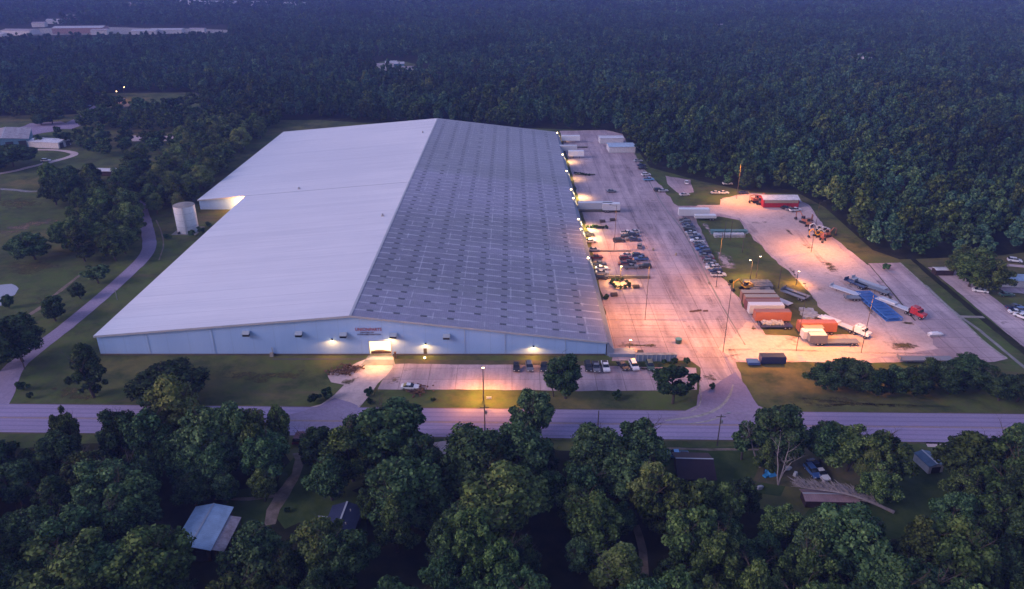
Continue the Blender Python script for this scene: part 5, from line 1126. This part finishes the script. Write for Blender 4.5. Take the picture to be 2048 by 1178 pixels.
p = at(1390, 935, 3.5); bn = gable('barn', 'barn with a very dark maroon roof on the lawn beside the pale blue pickup', 'barn', p.x, p.y+1.2, 10.4, 5.6, 3.0, 4.7, R(88), 'dark_siding', 'maroon_shingles', over=.6, doors=1)
bn.scale = (.82, 1.2, 1.0)
p = at(1858, 920, 1.8); sh = gable('shed', 'small shed with dark blue-green roof and white side wall on the lower right lawn', 'shed', p.x, p.y, 3.6, 5.0, 1.9, 2.4, R(10), 'white_siding', 'teal_roof', over=.15, doors=1)
p = at(1660, 987, 2.6); gable('cabin', 'low cabin with a faded pink roof under the fallen dead tree', 'cabin', p.x, p.y, 3.2, 10.5, 1.9, 2.3, R(88), 'dark_siding', 'faded_pink_roof', doors=1)
p = at(1558, 396, 3.4); rb = gable('red_shed', 'long red shed with a white roof at the end of the gravel loop', 'shed', p.x, p.y, 7.5, 15.8, 3.6, 4.6, R(90), 'red_siding', 'white_sheet_roof', doors=1)
MB().box((-3.82, 0, 2.75), (.12, 15.0, 1.3)).build('canopy', 'paint_tan', rb)
for q_, lbl, L in (((1222, 274), 'white open shed at the back of the far yard, rear one', 14), ((1242, 290), 'white box shed with a pale blue roof in the far yard, front one', 15)):
    p = at(q_[0], q_[1], 3.4); s_ = gable('storage_shed', lbl, 'shed', p.x, p.y, 7+3*(L > 14), L, 3.3, 3.7, R(92), 'white_siding', 'white_sheet_roof' if L < 15 else 'pale_blue_roof', over=.3, doors=1)
p = at(1886, 541, 1.5); gable('office_cabin', 'small white-topped dark cabin at the head of the side lane', 'cabin', p.x, p.y, 2.8, 6.4, 2.0, 2.3, R(90), 'dark_siding', 'white_sheet_roof', over=.1, doors=1)
p = at(2030, 556, 2.5); gable('mobile_home', 'long pale mobile home at the right edge among parked cars', 'mobile home', p.x, p.y, 5.5, 15, 2.6, 3.2, R(85), 'white_siding', 'pale_blue_roof', doors=2)
p = at(1870, 668, .8); bo = thing('covered_boat', 'small white covered boat alone on the concrete lot', 'boat', (p.x, p.y, .2), R(5)); MB().profile([(-1.9, 0), (1.7, 0), (2.3, .8), (-2.0, .8)], -.8, .8, [.3, .3, 0, 0]).build('hull', 'paint_pale', bo); MB().box((-.1, 0, 1.0), (3.6, 1.5, .5), taper=.6).build('cover', 'paint_white', bo)
p = at(216, 340, 2.5); gable('field_shed', 'low shed with a pale roof in the left pasture', 'shed', p.x, p.y, 5.5, 12, 2.5, 3.1, R(86), 'dark_siding', 'white_sheet_roof', doors=2)
p = at(22, 271, 5); gable('school_building', 'long low building with a grey roof in the far car park at the left edge', 'building', p.x-4, p.y, 26, 34, 5.0, 6.6, R(28), 'blue_siding', 'rusty_lean_to_roof', doors=4)
p = at(97, 279, 4); gable('school_wing', 'lower pale-roofed wing beside the long low building at the left edge', 'building', p.x, p.y, 10, 20, 3.4, 4.2, R(80), 'white_siding', 'white_sheet_roof', doors=2)
# far town
k = 0
for px, py, L, wd, zh, cl in ((40, 58, 60, 26, 7, 'white_siding'), (-10, 66, 40, 20, 6, 'white_siding'), (160, 52, 95, 30, 9, 'faded_pink_roof'), (78, 44, 26, 14, 7, 'white_siding'), (108, 38, 30, 14, 7, 'white_siding'), (140, 30, 36, 16, 7, 'faded_pink_roof'), (200, 58, 30, 18, 7, 'white_siding'),
    (290, 59, 46, 20, 6, 'white_siding'), (335, 57, 60, 24, 6, 'white_siding'), (395, 56, 30, 12, 5, 'white_siding'), (455, 2, 190, 50, 9, 'white_sheet_roof'), (380, 0, 80, 30, 9, 'white_sheet_roof'), (268, 5, 34, 20, 8, 'faded_pink_roof'), (520, 3, 60, 30, 8, 'white_sheet_roof'), (590, 4, 60, 30, 8, 'white_sheet_roof'),
    (770, 127, 22, 12, 6, 'white_siding'), (782, 122, 16, 10, 6, 'white_siding'), (798, 124, 14, 9, 6, 'blue_siding'), (812, 133, 20, 9, 5, 'white_siding'), (1720, 108, 22, 12, 7, 'white_siding'), (1736, 113, 16, 9, 6, 'white_siding'), (1440, 48, 20, 10, 6, 'faded_pink_roof')):
    p = at(px, py, zh); L *= .7; wd *= .8; zh *= .8; side = 'white roofed building in the far town at the top left' if px < 420 and py > 20 else 'pale building at the very top of the photo, left of centre' if py < 20 else 'small house in the forest clearing above the warehouse ridge' if px < 900 else 'small bright house in the right forest'
    gable('far_house', side+', number one' if False else side, 'building', p.x, p.y, wd, L, zh, zh*1.25, R(random.choice((84, 90, 97))), cl, 'far_sheet_roof' if k % 3 else 'rusty_lean_to_roof', group='buildings: '+side); k += 1
# white storage tank
p = at(372, 466, 0); th_ = 7.6
tk = thing('storage_tank', 'tall white cylindrical tank on the grass left of the warehouse', 'tank', (p.x, p.y+2.6, 0))
mat('tank_paint', (.66, .66, .67), .55, var=.14, scale=.5)
sh_ = MB(); sh_.tube((0, 0, 0), (0, 0, 11.2), 4.15, 4.15, 40)
sh_.build('shell', 'tank_paint', tk, smooth=False); MB().tube((0, 0, 11.21), (0, 0, 11.75), 4.2, .4, 40).build('roof', 'dirty_concrete', tk)
for z in (2.8, 5.6, 8.4, 11.1): MB().tube((0, 0, z-.06), (0, 0, z+.06), 4.19, 4.19, 40).build('ring', 'trim_metal', tk)
MB().box((1.0, -4.25, 5.6), (.5, .1, 11.2)).build('ladder', 'trim_metal', tk); MB().tube((-2.2, -3.2, .5), (-2.2, -4.4, .5), .5, .5, 12).build('hatch', 'dark_steel', tk); MB().box((0, 0, .05), (10, 10, .16)).build('base_slab', 'dirty_concrete', tk)
# green round bin, dock pieces
p = at(1357, 683, .6); gt_ = thing('round_bin', 'round green bin standing alone on the yard', 'bin', (p.x, p.y, .16)); MB().tube((0, 0, 0), (0, 0, 1.3), .85, .95, 18).build('drum', 'paint_green', gt_); MB().tube((0, 0, 1.3), (0, 0, 1.42), 1.0, .9, 18).build('lid', 'paint_teal', gt_)
def dock_wall(px0, px1, py, label, h=1.0, th=.5, cap='dirty_concrete'):
    a, b = at(px0, py), at(px1, py); L = (b-a).length; t = thing('dock_wall', label, 'wall', tuple((a+b)/2), math.atan2(b.y-a.y, b.x-a.x)); MB().box((0, 0, h/2), (L, th, h)).build('wall', 'skirt_concrete', t); MB().box((0, 0, h+.05), (L+.1, th+.15, .1)).build('coping', cap, t)
dock_wall(1192, 1300, 557, 'long low dark strip reaching out into the yard beside the lit scrub ring', 1.1, .9)  # dark strip, built up as a low wall with coping
dock_wall(1158, 1240, 424, 'low dock wall in front of the long silver trailer', 1.0); dock_wall(1122, 1175, 296, 'low dock wall near the back corner of the warehouse', .9)
dock_wall(1182, 1262, 503, 'low dock wall between the two parked car clusters', .45); dock_wall(1150, 1190, 350, 'low dock wall beside the far weedy strip', .6)
a, b = at(1272, 722), at(1352, 722); t = thing('loading_wall', 'white ribbed retaining wall right of the warehouse corner', 'wall', tuple((a+b)/2), math.atan2(b.y-a.y, b.x-a.x)); L = (b-a).length
MB().box((0, 0, 1.0), (L, .4, 2.0)).build('wall', 'blue_grey_cladding', t); MB().box((0, .4, 2.07), (L+.3, 1.3, .14)).build('coping', 'worn_line', t)
for i in range(9): MB().box((-L/2+.6+i*(L-1.2)/8, -.26, 1.0), (.22, .12, 1.9)).build('rib', 'trim_metal', t)
a = at(1243, 705, .5); t = thing('loading_ramp', 'low blue-grey loading platform at the right corner of the warehouse', 'platform', (a.x, a.y, 0)); MB().box((0, 0, .5), (7.5, 3.6, 1.0)).build('deck', 'blue_grey_cladding', t); MB().box((5.2, -1.2, .8), (1.6, 1.6, 1.6)).build('pump_box', 'dark_steel', t)
# far-left yard items and blue tarp
p = at(1541, 943, .6); t = thing('covered_heap', 'bright blue tarpaulin over junk in the yard below the dead tree', 'tarpaulin', (p.x, p.y, .1)); MB().box((0, 0, .4), (1.9, 2.6, .8), rz=.3, taper=.55).box((-1.3, -1, .2), (1.2, .9, .4), rz=.6).build('tarpaulin', mat('tarp_blue', (.04, .30, .62), .5, var=.3, scale=1.5), t)
for px, py, cl, lb in ((1575, 936, 'white', 'white appliance on the ground left of the blue SUV'), (1591, 948, 'pale', 'upright pale tank in the yard left of the cars'), (1519, 975, 'silver', 'heap of pale junk at the edge of the wood below the blue tarpaulin'), (1665, 916, 'white', 'small white object in the shade behind the yard')):
    p = at(px, py, .5); t = thing('yard_junk', lb, 'junk', (p.x, p.y, .1), random.uniform(0, 1)); MB().box((0, 0, .4), (1.1, .7, .8), taper=.85).box((.8, .3, .2), (.6, .6, .4), rz=.5).build('body', 'paint_'+cl, t, bevel=.05)
for px, py, lb in ((684, 745, 'brown scrap heap left of the lit opening'), (700, 739, 'pile of rubble and pallets just left of the lit opening'), (835, 782, 'dark brush heap beside the white sedan')):
    p = at(px, py); t = thing('scrap_heap', lb, 'heap', (p.x, p.y, .1)); m = MB()
    for i in range(60): m.box((random.gauss(0, 1.7), random.gauss(0, 1.1), random.uniform(.1, .7)), (random.uniform(.3, 1.4), random.uniform(.1, .5), random.uniform(.1, .4)), rz=random.uniform(0, 3), ry=random.uniform(-.5, .5))
    m.build('debris', 'rusty_steel' if i % 2 else 'bare_dirt', t)
# dead trees
p = at(1556, 970); t = thing('dead_tree', 'bare grey dead tree standing beside the blue tarpaulin', 'tree', (p.x, p.y, 0)); t.scale = (.82, .82, .82); mb = MB()
for j, (lx, ly, h, s) in enumerate(((-.22, .1, 11, 5), (.1, .05, 10, 6), (.32, 0, 8, 8))): trunk_mesh(s, h, .22, 3.2, 5, levels=2, mb=mb, lean=(lx, ly), start=.35)
mb.build('branches', 'dead_wood', t)
p = at(1786, 1028); q = at(1600, 985, 2.5); t = thing('fallen_tree', 'long dead tree fallen across the pink cabin roof', 'tree', (p.x, p.y, 0)); mb = MB()
d = (q-p); n = 12; rd = random.Random(3)
for i in range(n):
    a = d*(i/n); b = d*((i+1)/n); a.z = .5+3.3*math.sin(min(1, i/n*1.5)*1.57); b.z = .5+3.3*math.sin(min(1, (i+1)/n*1.5)*1.57); mb.tube(a, b, .38*(1-.75*i/n), .38*(1-.75*(i+1)/n), 8)
    for k in range(16 if i > 0 else 0):
        c = a.lerp(b, rd.random()); u = Vector((-.55-rd.random()*.6, rd.uniform(.1, 1.4), rd.uniform(-.1, .75))).normalized(); Lb = rd.uniform(1.8, 4.2); m1 = c+u*Lb*.5+Vector((0, 0, .2)); e1 = c+u*Lb+Vector((rd.uniform(-.4, .4), rd.uniform(-.3, .3), .1))
        mb.tube(c, m1, .10, .07, 5); mb.tube(m1, e1, .07, .03, 5)
        for _ in range(2): mb.tube(m1, m1+Vector((rd.uniform(-1, .4), rd.uniform(-.3, 1.1), rd.uniform(-.2, .7)))*1.3, .045, .02, 4)
mb.build('branches', 'dead_wood', t)
p = at(1520, 935); t = thing('leaning_tree', 'thin half-bare tree leaning over the lawn beside the road', 'tree', (p.x, p.y, 0)); trunk_mesh(21, 10, .2, 3.0, 5, levels=2, lean=(-.35, .25)).build('branches', 'dead_wood', t)
p = at(0, 400); t = thing('leaning_tree', 'bare bush-like dead tree at the left edge of the pasture', 'tree', (p.x, p.y, 0)); trunk_mesh(23, 5, .18, 3.0, 6, levels=2, lean=(.3, 0)).build('branches', 'pole_wood', t)

# ------------------------------------------------------------------ poles and lamps
def pole(px, py_base, h, label,  lit=None, power=0, name='lamp_pole', arm=(1.6, 0), col=SODIUM, m='pole_wood', spot=150, cross=False, lens='lamp_glow_small', tilt=0):
    p = at(px, py_base); t = thing(name, label, 'lamp post' if name == 'lamp_pole' else 'utility pole', (p.x, p.y, .1))
    hm = h > 11.5; mm_ = 'pole_wood' if hm else m; MB().tube((0, 0, 0), (0, 0, h), .11 if hm else .16, .07 if hm else .11, 8).build('pole', mm_, t)
    if cross:
        MB().box((0, 0, h-.6), (2.2, .12, .14)).build('crossarm', m, t); MB().tube((.35, .1, h-2.4), (.35, .1, h-1.5), .26, .26, 10).build('transformer', 'galvanised', t)
    if arm:
        ax, ay = arm; k_ = 2.4/max(.1, math.hypot(ax, ay)) if hm else 1; ax, ay = ax*k_, ay*k_; MB().tube((0, 0, h-.5), (ax, ay, h+.1), .05, .05, 6).build('arm', 'dark_steel' if hm else 'galvanised', t); hd = MB().box((ax, ay, h+.12), (.7, .4, .18)).build('lamp_head', 'dark_steel' if hm else 'galvanised', t)
        if lit and not hm: MB().box((ax, ay, h+.01 if hm else h-.06), (.4, .26, .03) if hm else (.55, .36, .16)).build('lens', lens, hd); 
        if power: lamp_light('pole_lamp_light', (ax, ay, h-(.9 if hm else .35)), power, .35, col, spot=spot, blend=1.0, parent=t)
    return t
pole(967, 800, 9.2, 'tall lit lamp post at the lower edge of the front car park', True, 5600, arm=(0, .7), lens='lamp_glow')
pole(970, 872, 8.5, 'wooden utility pole with transformer just below the road, under the lamp post', name='utility_pole', arm=None, cross=True)
pole(1195, 868, 6.5, 'slim pole standing against the road left of the domed tree', name='utility_pole', arm=None)
pole(1434, 892, 8.6, 'street light pole with a long arm on the near side of the road', arm=(1.9, .6), cross=True)
pole(50, 740, 7, 'slim pole at the bend of the service lane near the road', name='utility_pole', arm=None)
pole(235, 600, 4, 'short marker pole on the grass between service lane and warehouse', name='utility_pole', arm=None, m='galvanised')
pole(1473, 398, 18, 'bright lamp pole at the head of the gravel loop', True, 9500, arm=(0, -.8), lens='lamp_glow')
pole(1484, 506, 8, 'island pole with a pale lamp head beside the green racks', arm=(1.2, 0)); pole(1460, 482, 8.5, 'bare wooden pole standing among the green racks', name='utility_pole', arm=None)
pole(1448, 478, 7, 'thinner bare pole left of the one among the green racks', name='utility_pole', arm=None)
pole(1512, 556, 8, 'island pole with a small lit lamp in the middle of the grass', True, 500, arm=(.6, .4))
pole(1556, 578, 8, 'bare wooden pole at the head of the slanting grey chassis', name='utility_pole', arm=None)
pole(1592, 570, 5, 'short lit lamp post at the edge of the grass island', True, 1500, arm=(.3, .3), m='pole_wood')
pole(1622, 505, 20, 'added light mast beside the brown weed patches of the gravel loop', True, 9500, arm=(.8, .4))  # added mast, an unseen source for the gravel loop glow
pole(1500, 560, 7.5, 'lamp pole above the yellow excavator', True, 1500, arm=(-.9, 0), col=(1, .5, .16))
pole(1592, 702, 20, 'added light mast at the lower edge of the trailer yard', True, 8500, arm=(0, .8))  # mast added to light the lower trailer yard
pole(1722, 706, 20, 'added light mast beside the white semi truck', True, 8000, arm=(-.8, .4))  # another added mast, widening the glow round the white truck
pole(1446, 705, 20, 'added light mast at the yard mouth by the entrance drive', True, 7500, arm=(0, .8))  # unseen mast put in to light the yard mouth
pole(1240, 566, 6.5, 'lamp pole in the middle of the yellow scrub ring', True, 2200, arm=(0, -.5), col=(1, .48, .10))
pole(1259, 702, 3.6, 'short lit lamp post at the loading platform', True, 300, arm=(.1, 0), lens='lamp_glow')
pole(1290, 640, 20, 'added light mast in the near part of the loading lot', True, 8000, arm=(-.8, 0))  # added mast giving the loading lot its broad light
pole(1228, 500, 18, 'added light mast beside the dock wall between the car clusters', True, 6500, arm=(-.8, 0))  # mast added as fill over the car clusters
pole(1432, 575, 20, 'added thin light mast at the near end of the long row of parked cars', True, 4500, arm=(-.8, 0))  # extra mast added for dim fill in the yard centre
pole(236, 207, 9, 'lit lamp pole at the end of the far street', True, 600, arm=(.8, 0), lens='lamp_glow'); pole(251, 198, 9, 'lit lamp pole at the near corner of the far pasture', True, 600, arm=(.8, 0), lens='lamp_glow')
for px, py, h, lb in ((172, 206, 13, 'tall unlit floodlight mast by the far car park, left one'), (201, 196, 13, 'tall unlit floodlight mast by the far car park, right one'), (186, 202, 8, 'short unlit floodlight mast between the two tall ones')): pole(px, py, h, lb, arm=(.8, 0), m='galvanised')
# flood lamps on the loading side of the warehouse
for py, pw in ((268, 350), (312, 600), (345, 400), (382, 1100), (400, 600), (442, 1200), (462, 900), (520, 350)):
    p = at(1150, py, 3.4); y = p.y
    l = MB().box((XR+.5, y, ZR-.05), (.5, .5, .3)).build('flood_lamp', 'lamp_glow', W); lamp_light('flood_light', (XR+4.2, y, 4.2), pw*1.5, .25, (1, .62, .24), spot=150, blend=.6, parent=W)
# work lamp inside the opening, plus an added outside spot for the drive glow
lamp_light('bay_lamp_and_fill', (cx, Y0+4, 4.6), 330, .8, (1, .72, .34), parent=W); lamp_light('bay_lamp_and_fill', (cx, Y0-7, 6.0), 1100, .8, (1, .48, .13), spot=125, blend=.9, parent=W)
# signs on the lawn, cones on the yard
p = at(978, 800); t = thing('lawn_sign', 'small white sign board on the front lawn beside the lamp post', 'sign', (p.x, p.y, 0)); MB().box((0, 0, .7), (1.3, .08, .7)).build('board', 'paint_white', t); 
for s in (-.5, .5): MB().box((s, 0, .2), (.08, .08, .5)).build('leg', 'pole_wood', t)
p = at(791, 716); t = thing('brick_gatepost', 'small brown post beside the lit opening', 'post', (p.x, p.y, 0)); MB().box((0, 0, .9), (.5, .5, 1.8)).box((0, 0, 1.85), (.65, .65, .12)).build('post', 'rusty_steel', t)
for px, py, lb in ((1306, 499, 'pale barrel standing on the yard road, left one'), (1352, 509, 'pale barrel standing on the yard road, right one'), (1418, 566, 'bright barrel at the near end of the parked row')):
    p = at(px, py, .4); t = thing('barrel', lb, 'barrel', (p.x, p.y, .12)); MB().tube((0, 0, 0), (0, 0, 1.0), .4, .4, 12).build('drum', 'paint_tan', t)
for px, py, lb in ((1205, 443, 'dark skid of tyres near the nearest weedy strip'), (1272, 574, 'flat dark pallet stack right of the lit scrub ring'), (1228, 590, 'dark skip beside the loading wall'), (1225, 440, 'dark machine standing near the middle weedy strip')):
    p = at(px, py, .4); t = thing('pallet_stack', lb, 'pallet stack', (p.x, p.y, .12), .1)
    for kk in range(4): MB().box((0, 0, .12+kk*.24), (2.2, 1.6, .12)).box((0, 0, .2+kk*.24), (2.0, .3, .1)).build('pallet', 'pole_wood', t)
for i in range(14):
    p = at(1388+i*3.2 if i < 9 else 1420+i*3, 436 if i < 9 else 622, .3)
for i, (px, py) in enumerate([(1392, 621), (1384, 622), (1398, 620), (1411, 621)]):
    p = at(px, py, .3); t = thing('rubble_pile', 'low dark pile of rubble on the yard crossing, %s from the left' % ('second', 'first', 'third', 'fourth')[i], 'rubble', (p.x, p.y, .1)); MB().box((0, 0, .15), (1.6, .8, .3), taper=.5).box((.5, .3, .12), (.8, .6, .24), rz=.5, taper=.5).build('debris', 'rusty_steel', t)

# ------------------------------------------------------------------ evening haze
hb = MB().box((0, 3000, 59.0), (9000, 6700, 122)).build('haze', mat('haze_air', (1, 1, 1)))
hm = MATS['haze_air'].node_tree; hm.nodes.remove(hm.nodes['Principled BSDF'])
pv = hm.nodes.new('ShaderNodeVolumePrincipled'); pv.inputs['Color'].default_value = (.25, .37, 1.0, 1); pv.inputs['Density'].default_value = .00021; pv.inputs['Anisotropy'].default_value = 0.0
hm.links.new(pv.outputs[0], hm.nodes['Material Output'].inputs['Volume']); hb['kind'] = 'stuff'; hb.display_type = 'WIRE'
